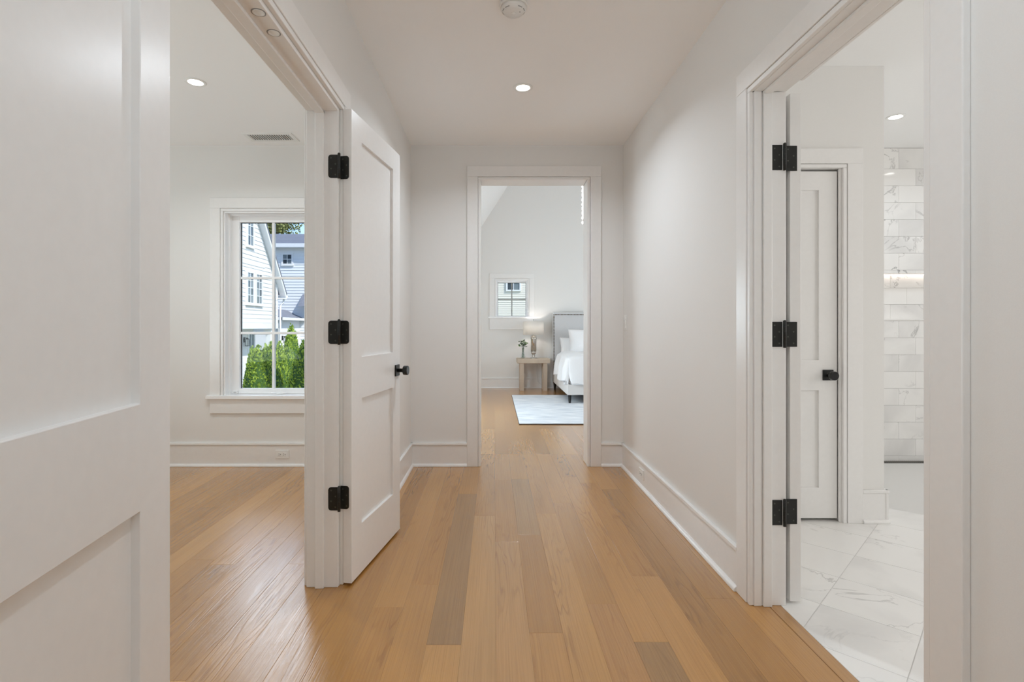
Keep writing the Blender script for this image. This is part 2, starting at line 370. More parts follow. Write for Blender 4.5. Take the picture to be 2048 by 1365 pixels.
def rnd_col(): 
    c = random.choice(OAK); k = random.uniform(.94, 1.06); return tuple(v * k for v in c)
DARK = (.335, .180, .062); 
pitch, ph = .13, .007
fixed = {-2: [(1.96, 3.735, DARK)], 4: [(.75, 1.977, (.34, .182, .06))], 1: [(3.0, 4.1, (.385, .205, .066))], -1: [(1.2, 3.3, (.49, .262, .086))], 0: [(1.05, 2.9, (.47, .246, .08))], 3: [(.9, 2.25, (.45, .222, .066))]}
k0, k1 = int((-4.3 - ph) / pitch), int((1.17 - ph) / pitch)
def row(k, ya, yb, lo, hi, xmax=99, xmin=-99):
    x0 = max(ph + k * pitch, xmin); x1 = min(ph + (k + 1) * pitch, xmax)
    if x1 - x0 < .02: return
    cuts = []
    spans = fixed.get(k, []) if ya < 4 else []
    y = ya; first = True; segs = []
    pts = [ya] + [v for s in spans for v in s[:2]] + [yb]
    for i in range(0, len(pts), 2):
        y, e = pts[i], pts[i + 1]
        while e - y > 1e-6:
            ln = random.uniform(lo, hi) * (random.uniform(.3, 1) if first else 1); first = False
            if e - y - ln < .45: ln = e - y
            segs.append((y, y + ln, rnd_col())); y += ln
        if i // 2 < len(spans): segs.append(spans[i // 2])
    for a, c, col in segs: board(x0, x1, a, c, col)
for k in range(-19, k1 + 1): row(k, -.3 if k >= -6 else .8, 4.9 if -2 <= k <= 7 else YF - .001, 1.0, 2.3, xmax=1.168)
for k in range(-11, 25): row(k, 4.9 if -2 <= k <= 7 else YS, BY1, 1.6, 2.9)
b = MB().box(-4.25, ph - 19 * pitch, -.6, YF, -.013, 0).box(ph - 19 * pitch, WL - .15, -.6, .8, -.013, 0).box(WL - .2, 1.168, -2.4, -.3, -.013, 0).box(ph + 25 * pitch, BX1, YS, BY1, -.013, 0)
o = b.build('plank_field', 'oak', fl); o.color = (.445, .232, .072, 1); o['kind'] = 'stuff'
# threshold strip
o = board(1.170, 1.222, RJ0 - .06, RJ1 + .004, (.44, .225, .07), 'trim_threshold', None); struct(o, 'oak threshold strip at the bathroom doorway'); o.name = 'trim_5'

# ------------------------------------------------------------------ marble floor of the bathroom, tiles on the diagonal
bf = struct(MB().box(1.20, 5.35, -.8, 4.85, -.08, -.0016).build('floor', 'grout'), 'white marble bathroom floor laid on the diagonal')
def clip(poly, ax, lim, keep_ge):
    res = []
    for i in range(len(poly)):
        p, q = poly[i], poly[(i + 1) % len(poly)]
        a = (p[ax] >= lim) == keep_ge or p[ax] == lim; c = (q[ax] >= lim) == keep_ge or q[ax] == lim
        if a: res.append(p)
        if a != c:
            tt = (lim - p[ax]) / (q[ax] - p[ax]); res.append((p[0] + (q[0] - p[0]) * tt, p[1] + (q[1] - p[1]) * tt))
    return res
S2 = .475
for i in range(-4, 14):
    for j in range(-14, 14):
        s0, d0 = 4.122 - 4.75 + i * S2 , .85 + j * S2   # X+Y and Y-X
        g = .0022
        ring = [(s0 + g, d0 + g), (s0 + S2 - g, d0 + g), (s0 + S2 - g, d0 + S2 - g), (s0 + g, d0 + S2 - g)]
        poly = [((s - d) / 2, (s + d) / 2) for s, d in ring]
        if max(p[1] for p in poly) < .9: continue
        for ax, lim, ge in ((0, 1.223, True), (0, 4.35, False), (1, .9, True), (1, YS - .07, False)):
            poly = clip(poly, ax, lim, ge)
            if len(poly) < 3: break
        if len(poly) < 3: continue
        ar = abs(sum(poly[q][0] * poly[(q + 1) % len(poly)][1] - poly[(q + 1) % len(poly)][0] * poly[q][1] for q in range(len(poly)))) / 2
        if ar < .002: continue
        cx, cy = sum(p[0] for p in poly) / len(poly), sum(p[1] for p in poly) / len(poly)
        if cx < XC - .12 and cy > YC + .1: continue
        MB().prism(poly, -.010, 0, 'z').build('tile', 'marble_floor', bf)
MB().box(1.223, 5.2, -.7, .9, -.01, 0).box(4.35, 5.2, .9, YS, -.01, 0).build('tile_field', 'marble_floor', bf)['kind'] = 'stuff'

# ------------------------------------------------------------------ tiled shower wall with a lit niche
NX0, NX1, NZ0, NZ1 = 2.6, 4.2, 1.262, 1.662
sw = MB().box(XC - .12, 5.35, YS + .012, YS + .19, 0, NZ0 - .012).box(XC - .12, 5.35, YS + .012, YS + .19, NZ1, 2.775).box(XC - .12, NX0, YS + .012, YS + .19, NZ0 - .012, NZ1).box(NX1, 5.35, YS + .012, YS + .19, NZ0 - .012, NZ1).box(NX0, NX1, YS + .112, YS + .19, NZ0 - .012, NZ1)
sw = struct(sw.build('wall_shower', 'grout'), 'marble tiled shower wall with a long lit niche')
TW, TH = .301, .1497
zt = [2.736 + .036] + [2.59 - TH * q for q in range(18)] + [0.]
def tiles(xa, xb, za, zb, y0, y1, rows, off0=0):
    for r_, (z1, z0) in enumerate(rows):
        x = 3.585 - TW * 6 + (TW / 2 if (r_ + off0) % 2 else 0)
        while x < xb:
            p, q, a, c = max(x, xa), min(x + TW, xb), max(z0, za), min(z1, zb)
            if q - p > .012 and c - a > .012:
                MB().box(p + .0008, q - .0008, y0, y1, a + .0008, c - .0008).build('tile', 'marble_wall', sw)
            x += TW
rows = [(zt[q], zt[q + 1]) for q in range(len(zt) - 1)]
for r_, (z1, z0) in enumerate(rows):
    if z0 >= NZ1 - .02 or z1 <= NZ0 + .02: tiles(XC, 4.35, -9, 9, YS, YS + .012, [(min(z1, 9), z0)], r_)
    else:
        tiles(XC, NX0, -9, 9, YS, YS + .012, [(z1, z0)], r_); tiles(NX1, 4.35, -9, 9, YS, YS + .012, [(z1, z0)], r_)
        if z1 > NZ1: tiles(NX0, NX1, NZ1, 9, YS, YS + .012, [(z1, z0)], r_)
        if z0 < NZ0: tiles(NX0, NX1, -9, NZ0, YS, YS + .012, [(z1, z0)], r_)
        tiles(NX0, NX1, NZ0, NZ1, YS + .10, YS + .112, [(z1, z0)], r_ + 1)
MB().box(4.35, 5.2, YS, YS + .012, 0, 2.775).build('tile_field', 'marble_wall', sw)['kind'] = 'stuff'
MB().box(NX0, NX1, YS - .004, YS + .10, NZ0 - .012, NZ0).build('niche_sill', 'marble_wall', sw, .001)
led = MB().box(NX0 + .02, NX1 - .02, YS + .07, YS + .085, NZ1 - .006, NZ1 - .001).build('led_strip', 'led'); tag(led, 'warm light strip under the top of the shower niche', 'light strip')
b = MB().box(XC, 4.34, YS - .066, YS - .004, -.008, .001)
dr = b.build('shower_drain', 'dark'); tag(dr, 'long narrow steel drain at the foot of the shower wall', 'drain')
b = MB()
for q in range(110): b.box(XC + .01 + q * .0178, XC + .019 + q * .0178, YS - .062, YS - .008, .001, .004)
b.build('grate', 'drain', dr)['kind'] = 'stuff'

# ------------------------------------------------------------------ trims
def casing(name, xf, a0, a1, z1, m='trim', z0=0., wdt=.116, label=None, sides=(1, 1)):
    """flat casing with a rounded inner bead round an opening; xf(a, out, z)"""
    b = MB(); bd = .022; t1, t2 = .020, .016
    if sides[0]:
        b.box(a0 - wdt, a0 - bd - .002, 0, t1, z0, z1 + bd + .002, xf); b.box(a0 - bd, a0, 0, t2, z0, z1, xf)
    if sides[1]:
        b.box(a1 + bd + .002, a1 + wdt, 0, t1, z0, z1 + bd + .002, xf); b.box(a1, a1 + bd, 0, t2, z0, z1, xf)
    b.box(a0 - wdt, a1 + wdt, 0, t1, z1 + bd + .002, z1 + wdt, xf)
    b.box(a0 - bd, a1 + bd, 0, t2, z1, z1 + bd, xf)
    return b
# 1: left double doorway (jambs, stops, casing on the hall side and the room side)
xfL = lambda a, o_, z: (WL + o_, a, z)
b = casing('x', xfL, LJ0 - .018, LJ1 + .008, HEAD)
for (y0, y1, ys0, ys1) in ((LJ1 - .018, LJ1, LJ1 - .031, LJ1 - .018), (LJ0, LJ0 + .018, LJ0 + .018, LJ0 + .032)):
    b.box(-.855, WL, y0, y1, 0, HEAD); b.box(-.812, -.772, ys0, ys1, 0, HEAD - .018)
b.box(-.855, WL, LJ0 + .018, LJ1 - .018, HEAD - .018, HEAD); b.box(-.812, -.772, LJ0 + .018, LJ1 - .018, HEAD - .032, HEAD - .018)
xfL2 = lambda a, o_, z: (-.855 - o_, a, z)
c2 = casing('x', xfL2, LJ0, LJ1, HEAD); b.add(c2.v, c2.f)
tl_ = struct(b.build('trim_1', 'trim', None, .003), 'white casing and jamb of the left double doorway')
for yy in (1.643, 1.757):
    s = MB().rev([(.0185, 0), (.0185, -.002), (.0145, -.003), (.0145, -.0015), (.0, -.0015)], (-.737, yy, HEAD - .018), 24).build('ball_catch', 'plastic', tl_); s['label'] = 'round white catch plate in the door head'
    MB().rev([(.0225, 0), (.0225, -.0008), (.0, -.0008)], (-.737, yy, HEAD - .0179), 24).build('catch_ring', 'grey', s)
# 2: bathroom doorway
xfR = lambda a, o_, z: (WR - o_, a, z)
b = casing('x', xfR, RJ0, RJ1, HEAD)
for (y0, y1, ya, yb, yc, yd) in ((RJ1, RJ1 + .02, RJ1 - .013, RJ1, RJ1 - .006, RJ1), (RJ0 - .02, RJ0, RJ0, RJ0 + .013, RJ0, RJ0 + .006)):
    b.box(WR, 1.244, min(y0, y1), max(y0, y1), 0, HEAD); b.box(1.142, 1.179, ya, yb, 0, HEAD); b.box(1.105, 1.138, yc, yd, 0, HEAD)
b.box(WR, 1.244, RJ0, RJ1, HEAD, HEAD + .02); b.box(1.142, 1.179, RJ0 + .013, RJ1 - .013, HEAD - .013, HEAD)
c2 = casing('x', lambda a, o_, z: (1.244 + o_, a, z), RJ0, RJ1 - .12, HEAD, sides=(1, 0)); b.add(c2.v, c2.f)
struct(b.build('trim_2', 'trim', None, .003), 'white casing and jamb of the bathroom doorway')
# 3: cased opening at the end of the hall
b = casing('x', lambda a, o_, z: (a, YF - o_, z), OX0, OX1, OZ)
b.box(OX0 - .018, OX0, YF, YS, 0, OZ).box(OX1, OX1 + .018, YF, YS, 0, OZ).box(OX0, OX1, YF, YS, OZ, OZ + .018)
c2 = casing('x', lambda a, o_, z: (a, YS + o_, z), OX0, OX1, OZ); b.add(c2.v, c2.f)
struct(b.build('trim_3', 'trim', None, .0025), 'white casing of the opening to the bedroom')
# 4: closet door casing in the bathroom
CX0, CX1, CZ = 1.418, 2.113, 2.152
b = casing('x', lambda a, o_, z: (a, YC - o_, z), CX0, CX1, CZ)
b.box(CX0 - .018, CX0, YC, YC + .12, 0, CZ).box(CX1 - .0, CX1 + .018, YC, YC + .12, 0, CZ).box(CX0, CX1, YC, YC + .12, CZ, CZ + .018)
b.box(CX1 - .014, CX1, YC, YC + .016, 0, CZ)
struct(b.build('trim_4', 'trim', None, .0025), 'white casing of the bathroom closet door')
# baseboards
def baseboard(name, runs, label):
    b = MB()
    for xf, a0, a1 in runs:
        b.box(a0, a1, 0, .014, 0, .180, xf); b.box(a0, a1, 0, .021, .1815, .200, xf)
        n = 5; poly = [(0, 0)] + [(.014 + .017 * math.cos(R(90 * q / n)), .024 * math.sin(R(90 * q / n))) for q in range(n + 1)] + [(0, .024)]
        vs = [xf(a0, p, z) for p, z in poly] + [xf(a1, p, z) for p, z in poly]; k = len(poly)
        b.add(vs, [tuple(range(k)), tuple(range(2 * k - 1, k - 1, -1))] + [(q, k + q, k + (q + 1) % k, (q + 1) % k) for q in range(k)])
    return struct(b.build(name, 'trim', None, .0025), label)
far = lambda a, o_, z: (a, YF - o_, z)
baseboard('baseboard_left', [(xfL, LJ1 + .116, YF), (xfL, -2.4, LJ0 - .116)], 'white baseboard along the left hall wall')
baseboard('baseboard_right', [(xfR, RJ1 + .116, YF), (xfR, -2.4, RJ0 - .116)], 'white baseboard along the right hall wall')
baseboard('baseboard_far', [(far, WL, OX0 - .116), (far, OX1 + .116, WR)], 'white baseboard beside the bedroom opening')
baseboard('baseboard_left_room', [(far, -4.25, -.855), (lambda a, o_, z: (-.855 - o_, a, z), LJ1 + .116, YF)], 'white baseboard under the left room window')
baseboard('baseboard_bathroom', [(lambda a, o_, z: (a, YC - o_, z), CX1 + .116, XC + .018), (lambda a, o_, z: (XC + o_, a, z), YC - .018, YS - .7)], 'white baseboard at the bathroom corner')
baseboard('baseboard_bedroom', [(lambda a, o_, z: (a, BY1 - o_, z), BX0, BX1)], 'white baseboard along the bedroom end wall')

# ------------------------------------------------------------------ doors
def plate(b, u0, u1, z0, z1, r, xf, t=.002, n=5, corners=(1, 1, 1, 1)):
    """rounded plate; xf(u, out, z)"""
    pts = []
    for (cu, cz, a, on) in ((u1 - r, z1 - r, 0, corners[0]), (u0 + r, z1 - r, 90, corners[1]), (u0 + r, z0 + r, 180, corners[2]), (u1 - r, z0 + r, 270, corners[3])):
        if on and r > 0: pts += [(cu + r * math.cos(R(a + 90 * q / n)), cz + r * math.sin(R(a + 90 * q / n))) for q in range(n + 1)]
        else: pts.append((cu + (r if a in (0, 270) else -r), cz + (r if a in (0, 90) else -r)))
    k = len(pts)
    vs = [xf(u, 0, z) for u, z in pts] + [xf(u, t, z) for u, z in pts]
    b.add(vs, [tuple(range(k)), tuple(range(2 * k - 1, k - 1, -1))] + [(q, k + q, k + (q + 1) % k, (q + 1) % k) for q in range(k)])
def knob_set(parent, u, yface, z, sgn, T):
    """square rose, stem and drum knob standing off the face in local -y*... direction sgn"""
    kn = MB().box(u - .032, u + .032, min(yface, yface + sgn * .008), max(yface, yface + sgn * .008), z - .032, z + .032).build('knob', 'black', parent, .0015); kn['label'] = 'black square rose with a drum knob'
    b = MB().rev([(.011, 0), (.011, sgn * .030), (.014, sgn * .034)], (u, yface + sgn * .008, z), 20, 'y'); b.build('knob_stem', 'black', kn)
    b = MB().rev([(.024, 0), (.0265, sgn * .003), (.0265, sgn * .024), (.0255, sgn * .0255)], (u, yface + sgn * .042, z), 32, 'y'); b.build('knob_head', 'black', kn)
    b = MB().rev([(.0245, 0), (.0235, sgn * .0008)], (u, yface + sgn * .0673, z), 32, 'y'); b.build('knob_face', 'blackface', kn)
def door(name, label, origin, rz, W, side, T=.041, z0=.012, z1=2.188, rails=(.248, .846, 1.045, 2.072), stile=.117, rec=.013, knobs=(1, -1), knobz=.94):
    e = empty(name, origin, rz); struct(e, label)
    ya, yb = (0, T) if side > 0 else (-T, 0)
    b = MB(); fr = [(0, stile, z0, z1), (W - stile, W, z0, z1), (stile, W - stile, z0, rails[0]), (stile, W - stile, rails[1], rails[2]), (stile, W - stile, rails[3], z1)]
    # one continuous frame: outer ring with two holes, front and back
    us = [0, stile, W - stile, W]; zs = [z0, rails[0], rails[1], rails[2], rails[3], z1]
    idx = {}; vs = []
    for yy in (ya, yb):
        for i, u in enumerate(us):
            for j, z in enumerate(zs): idx[(yy, i, j)] = len(vs); vs.append((u, yy, z))
    fs = []
    hole = lambda i, j: i == 1 and j in (1, 3)
    for yy in (ya, yb):
        for i in range(3):
            for j in range(5):
                if not hole(i, j): fs.append((idx[(yy, i, j)], idx[(yy, i + 1, j)], idx[(yy, i + 1, j + 1)], idx[(yy, i, j + 1)]))
    def side_q(i, j, i2, j2): fs.append((idx[(ya, i, j)], idx[(ya, i2, j2)], idx[(yb, i2, j2)], idx[(yb, i, j)]))
    for i in range(3): side_q(i, 0, i + 1, 0); side_q(i, 5, i + 1, 5)
    for j in range(5): side_q(0, j, 0, j + 1); side_q(3, j, 3, j + 1)
    for j in (1, 3): side_q(1, j, 2, j); side_q(1, j + 1, 2, j + 1); side_q(1, j, 1, j + 1); side_q(2, j, 2, j + 1)
    b.add(vs, fs).build('door_frame', 'trim', e, .0016)
    for j in (1, 3): MB().box(stile - .004, W - stile + .004, ya + rec, yb - rec, zs[j] - .004, zs[j + 1] + .004).build('panel', 'trim', e)
    for s in knobs: knob_set(e, W - .058, ya if s < 0 else yb, knobz, s, T)
    return e
def hinge(parent, zc, h, jamb, leaf, pin, r, corner=(1, 1, 1, 1)):
    """jamb/leaf: (u0,u1,xf) plates in world space; pin (x,y). Parented to the door."""
    hg = MB().rev([(.0, -h / 2 - .004), (.0065, -h / 2 - .003), (.0065, h / 2 + .003), (.003, h / 2 + .007), (0, h / 2 + .007)], (pin[0], pin[1], zc), 16)
    pi = parent.matrix_basis.inverted()
    def put(o, par): o.parent = par
    def loc(bm_): bm_.v = [tuple(pi @ Vector(v)) for v in bm_.v]; return bm_
    root = loc(hg).build('hinge', 'black', parent); root['label'] = 'black butt hinge'
    for (u0, u1, xf, cor) in (jamb, leaf):
        b = MB(); plate(b, u0, u1, zc - h / 2, zc + h / 2, r, xf, .0022, corners=cor); pl = loc(b).build('hinge_leaf', 'black', root)
        b = MB()
        um = (u0 + u1) / 2; du = abs(u1 - u0) * .22
        for (uu, zz) in ((um - du, zc + h * .36), (um + du, zc + h * .1), (um - du, zc - h * .1), (um + du, zc - h * .36)):
            vs = []; n = 8
            for oo in (.0022, .0027):
                for q in range(n): vs.append(xf(uu + .0035 * math.cos(2 * math.pi * q / n), oo, zz + .0035 * math.sin(2 * math.pi * q / n)))
            b.add(vs, [tuple(range(n)), tuple(range(n, 2 * n))] + [(q, (q + 1) % n, n + (q + 1) % n, n + q) for q in range(n)])
        loc(b).build('screw', 'screw', root)
    for zz in (-.3, -.1, .1, .3):
        loc(MB().rev([(.0069, -.0008), (.0069, .0008)], (pin[0], pin[1], zc + zz * h), 16)).build('knuckle_ring', 'dark', root)

# far leaf of the left pair
ang1 = math.atan2(.988, .157)
d1 = door('door_1', 'white two panel leaf with black drum knob, far leaf of the left pair', (-.652, 2.403, 0), ang1, .664, +1)
n1 = Vector((.988, -.157, 0)); u1 = Vector((.157, .988, 0))
jy = LJ1 - .018
bpy.context.view_layer.update()
for zc in (1.919, 1.163, .405):
    hinge(d1, zc, .106, (-.754, -.709, lambda u, o_, z: (u, jy - o_, z), (0, 1, 1, 0)),
          (-.012, .029, lambda u, o_, z: (-.652 - .988 * (.041 - u) - .157 * o_, 2.403 + .157 * (.041 - u) - .988 * o_, z), (1, 0, 0, 1)), (-.7035, 2.383), .013)
# near leaf of the left pair (folded back towards the camera)
ang2 = math.atan2(-.99, .142)
d2 = door('door_2', 'white two panel leaf filling the left edge, near leaf of the left pair', (-.668, 1.083, 0), ang2, .664, -1, rec=.016)
# bathroom door leaf, opened flat along the wall
d3 = door('door_3', 'white bathroom door opened flat, seen by its hinge edge', (1.267, 2.247, 0), R(90), .86, -1, T=.047)
for zc in (1.909, 1.156, .397):
    hinge(d3, zc, .107, (1.181, 1.226, lambda u, o_, z: (u, RJ1 - o_, z), (0, 0, 0, 0)),
          (1.242, 1.296, lambda u, o_, z: (u, 2.247 - o_, z), (0, 0, 0, 0)), (1.233, 2.226), .004)
# closet door in the bathroom
d4 = door('door_4', 'closed white closet door with black knob inside the bathroom', (1.434, YC + .017, 0), 0, .662, +1, T=.04, z0=.018, z1=2.14, rails=(.205, .80, .985, 2.025), stile=.112, knobz=.894, knobs=(-1,))
MB().box(1.40, 2.1, YC + .10, YC + .115, 0, 2.15).build('closet_back', 'dark', d4)

# ------------------------------------------------------------------ windows
def window(name, label, x0, x1, z0, z1, yw, depth, sash, glass_y, cols, rowsn, cwid, stool, mun=.022, apron=.125, munmat='sash'):
    e = empty(name, ((x0 + x1) / 2, yw, z0)); struct(e, label); e.location = (0, 0, 0)
    b = casing('x', lambda a, o_, z: (a, yw - o_, z), x0, x1, z1, z0=z0, wdt=cwid); b.build('casing', 'trim', e, .0025)
    b = MB().box(x0 - cwid - .025, x1 + cwid + .025, yw - .042, yw - .0005, z0 - .028, z0).box(x0 + .001, x1 - .001, yw - .001, yw + .25, z0 - .028, z0); b.build('stool', 'sash', e, .003)
    MB().box(x0 - cwid, x1 + cwid, yw - .018, yw, z0 - .028 - apron, z0 - .0285).build('apron', 'trim', e, .003)
    # jamb liner in three shallow steps
    b = MB(); gy = glass_y; st = [(yw - .002, yw + .055, 0.), (yw + .055, yw + .095, .012), (yw + .095, yw + .15, .024)]
    for (ya, yb, ins) in st:
        b.box(x0, x0 + .012 + ins, ya, yb, z0, z1).box(x1 - .012 - ins, x1, ya, yb, z0, z1).box(x0 + .012 + ins, x1 - .012 - ins, ya, yb, z1 - .012 - ins, z1)
    b.build('jamb', 'sash', e, .002)
    gx0, gx1, gz0, gz1 = sash
    b = MB(); i0, i1, k0_, k1_ = x0 + .030, x1 - .030, z0 + .002, z1 - .030
    b.box(i0, gx0, gy - .03, gy + .025, k0_, k1_).box(gx1, i1, gy - .03, gy + .025, k0_, k1_).box(gx0, gx1, gy - .03, gy + .025, k0_, gz0).box(gx0, gx1, gy - .03, gy + .025, gz1, k1_)
    b.build('sash', 'sash', e, .004)
    b = MB()
    for (p, q, r_, s_) in ((gx0, gx0 + .005, gz0, gz1), (gx1 - .005, gx1, gz0, gz1), (gx0, gx1, gz1 - .004, gz1)):
        b.box(p, q, gy - .004, gy + .004, r_, s_)
    b.build('glazing_seal', 'dark', e)
    for c in range(1, cols):
        xc = gx0 + (gx1 - gx0) * c / cols; MB().box(xc - mun / 2, xc + mun / 2, gy - .016, gy + .016, gz0, gz1).build('muntin', munmat, e, .003)
    for c in range(1, rowsn):
        zc = gz0 + (gz1 - gz0) * c / rowsn; MB().box(gx0, gx1, gy - .0155, gy + .0155, zc - mun / 2, zc + mun / 2).build('muntin', munmat, e, .003)
    xs = [gx0 + (gx1 - gx0) * c / cols for c in range(cols + 1)]; zs = [gz0 + (gz1 - gz0) * c / rowsn for c in range(rowsn + 1)]
    for i in range(cols):
        for j in range(rowsn): MB().box(xs[i] + .002, xs[i + 1] - .002, gy - .002, gy + .002, zs[j] + .002, zs[j + 1] - .002).build('pane', 'pane', e)
    return e
GY = 4.60
w1 = window('window_1', 'white casement window with six panes in the left room', WX0, WX1, WZ0, WZ1, YF, .17, (-2.214, -1.643, .652, 2.10), GY, 2, 3, .113, True)
b = MB().rev([(.0, 0), (.03, .0), (.03, .012), (.012, .016), (0, .016)], (-1.86, 4.555, WZ0), 20); b.build('crank', 'sash', w1)
MB().box(-1.93, -1.80, 4.535, 4.553, WZ0 + .006, WZ0 + .018).build('crank_handle', 'sash', w1, .004)
MB().box(-2.265, -2.225, 4.552, 4.566, WZ0 + .004, WZ0 + .03).build('sash_lock', 'sash', w1, .003)
b = MB()
for q in (-2.252, -2.238): b.rev([(.0045, 0), (.0045, -.002)], (q, 4.552, WZ0 + .017), 10, 'y')
b.build('screw', 'grey', w1)
# glass size scales for the bedroom window
w2 = window('window_2', 'small square white window with four panes above the nightstand', .039, .66, 1.39, 2.109, BY1, .17, (.075, .625, 1.405, 2.06), BY1 + .12, 2, 2, .125, True, .022, .22, 'grey')
MB().box(.30, .42, BY1 + .05, BY1 + .075, 1.392, 1.408).build('crank', 'sash', w2, .004)

# ------------------------------------------------------------------ ceiling fittings
def downlight(x, y, z, label, power=12., r=.052, tint=(.80, .885, .97)):
    e = empty('downlight', (x, y, z)); tag(e, label, 'ceiling light')
    MB().rev([(r * .82, -.001), (r * .86, -.005), (r * 1.12, -.006), (r * 1.2, -.003), (r * 1.2, .0)], (0, 0, 0), 40).build('trim_ring', 'plastic', e)
    MB().rev([(0, -.0035), (r * .84, -.0035), (r * .84, -.0015)], (0, 0, 0), 40).build('lens', 'lens', e)
    d = bpy.data.lights.new('downlight_lamp', 'AREA'); d.shape = 'DISK'; d.size = r * 1.6; d.energy = power; d.color = tint; d.spread = R(150)
    o = bpy.data.objects.new('downlight_lamp', d); COL.objects.link(o); o.parent = e; o.location = (0, 0, -.008)
    return e
downlight(.188, 3.40, H, 'round recessed downlight in the hall ceiling', 13)
downlight(.188, .95, H, 'recessed hall downlight nearer the camera, beside the near door leaf', 6)
downlight(-1.889, 3.323, H, 'round recessed downlight in the left room ceiling', 11, tint=(.9, .96, 1))
downlight(3.03, 3.96, 2.775, 'round recessed downlight in the bathroom ceiling before the marble wall', 3)
downlight(4.08, 3.88, 2.775, 'bathroom downlight behind the doorway edge, mirrored in the marble tiles', 3)
# smoke detector
e = empty('smoke_detector', (.094, 2.52, H)); tag(e, 'round white smoke detector on the hall ceiling', 'smoke detector')
MB().rev([(.066, 0), (.068, -.012), (.066, -.02)], (0, 0, 0), 40).build('base', 'plastic', e)
MB().rev([(.062, -.020), (.060, -.030), (.046, -.043), (.044, -.046), (0, -.047)], (0, 0, 0), 40).build('cover', 'plastic', e)
for q in range(10):
    if q in (2, 7): continue
    b = MB()
    a0, a1 = R(36 * q + 4), R(36 * q + 30)
    ring = [(.0535, -.0372), (.0505, -.0395)]
    vs = [(ring[0][0] * math.cos(a) * 1.01, ring[0][0] * math.sin(a) * 1.01, ring[0][1]) for a in (a0, (a0 + a1) / 2, a1)] + [(ring[1][0] * math.cos(a) * 1.01, ring[1][0] * math.sin(a) * 1.01, ring[1][1]) for a in (a1, (a0 + a1) / 2, a0)]
    b.add(vs, [(0, 1, 4, 5), (1, 2, 3, 4)]).build('vent_slot', 'grey', e)
MB().rev([(.012, -.047), (.011, -.0485), (0, -.0485)], (0, 0, 0), 20).build('test_button', 'plastic', e)
MB().rev([(.0025, -.0465), (.002, -.0478), (0, -.0478)], (.03, -.012, 0), 10).build('indicator', 'dark', e)
# ceiling register in the left room
vx0, vx1, vy0, vy1 = -1.985, -1.655, 4.225, 4.345
e = empty('ceiling_vent', ((vx0 + vx1) / 2, (vy0 + vy1) / 2, H)); tag(e, 'white slotted air vent in the left room ceiling', 'air vent')
hx, hy = (vx1 - vx0) / 2, (vy1 - vy0) / 2
MB().box(-hx - .035, hx + .035, -hy - .035, -hy, -.006, 0).box(-hx - .035, hx + .035, hy, hy + .035, -.006, 0).box(-hx - .035, -hx, -hy, hy, -.006, 0).box(hx, hx + .035, -hy, hy, -.006, 0).build('frame', 'plastic', e, .002)
MB().box(-hx, hx, -hy, hy, -.0015, -.0005).build('backing', 'shadowgap', e)
for q in range(17):
    xx = -hx + .01 + q * (2 * hx - .02) / 16
    MB().add([(xx - .004, -hy, -.006), (xx - .001, -hy, -.006), (xx + .002, -hy, -.002), (xx - .001, -hy, -.002), (xx - .004, hy, -.006), (xx - .001, hy, -.006), (xx + .002, hy, -.002), (xx - .001, hy, -.002)],
             [(0, 1, 2, 3), (7, 6, 5, 4), (0, 4, 5, 1), (1, 5, 6, 2), (2, 6, 7, 3), (3, 7, 4, 0)]).build('slat', 'plastic', e)

# ------------------------------------------------------------------ outlets and switch
def outlet(loc, rz, label, slots=True):
    e = empty('outlet', loc, rz); tag(e, label, 'outlet')
    MB().box(-.058, .058, -.006, 0, -.036, .036).build('cover_plate', 'plastic', e, .002)
    for sx in (-.02, .02):
        MB().box(sx - .016, sx + .016, -.008, -.005, -.017, .017).build('socket', 'plastic', e, .003)
        if slots: MB().box(sx - .007, sx - .004, -.0085, -.007, -.008, -.002).box(sx - .007, sx - .004, -.0085, -.007, .003, .009).box(sx + .004, sx + .009, -.0085, -.007, -.003, .003).build('slot', 'dark', e)
    return e
outlet((-1.80, YF - .014, .105), 0, 'white outlet set sideways in the left room baseboard below the window')
outlet((WR - .014, 3.87, .105), R(-90), 'white outlet in the right hall baseboard')
outlet((1.16, BY1 - .014, .115), 0, 'white outlet in the bedroom baseboard beside the nightstand')
e = empty('switch_plate', (WR, 4.395, 1.225), R(-90)); tag(e, 'narrow white keypad on the right hall wall by the far corner', 'switch')
MB().box(-.036, .036, -.006, 0, -.062, .062).build('cover_plate', 'plastic', e, .002)
for q in range(5): MB().box(-.018, .018, -.011, -.0055, -.045 + q * .018, -.031 + q * .018).build('button', 'plastic', e, .001)

# ------------------------------------------------------------------ bedroom furniture
# rug
rg = MB()
nx, ny = 24, 18; rx0, rx1, ry0, ry1 = .305, 3.2, 6.38, 9.10
b = MB().box(rx0, rx1, ry0, ry1, .001, .009); rug = b.build('rug', 'rugedge', None, .002); tag(rug, 'pale blue grey rug with a dark edge under the bed', 'rug')
MB().box(rx0 + .004, rx1 - .004, ry0 + .006, ry1 - .004, .009, .014).build('pile', 'rug', rug, .003)
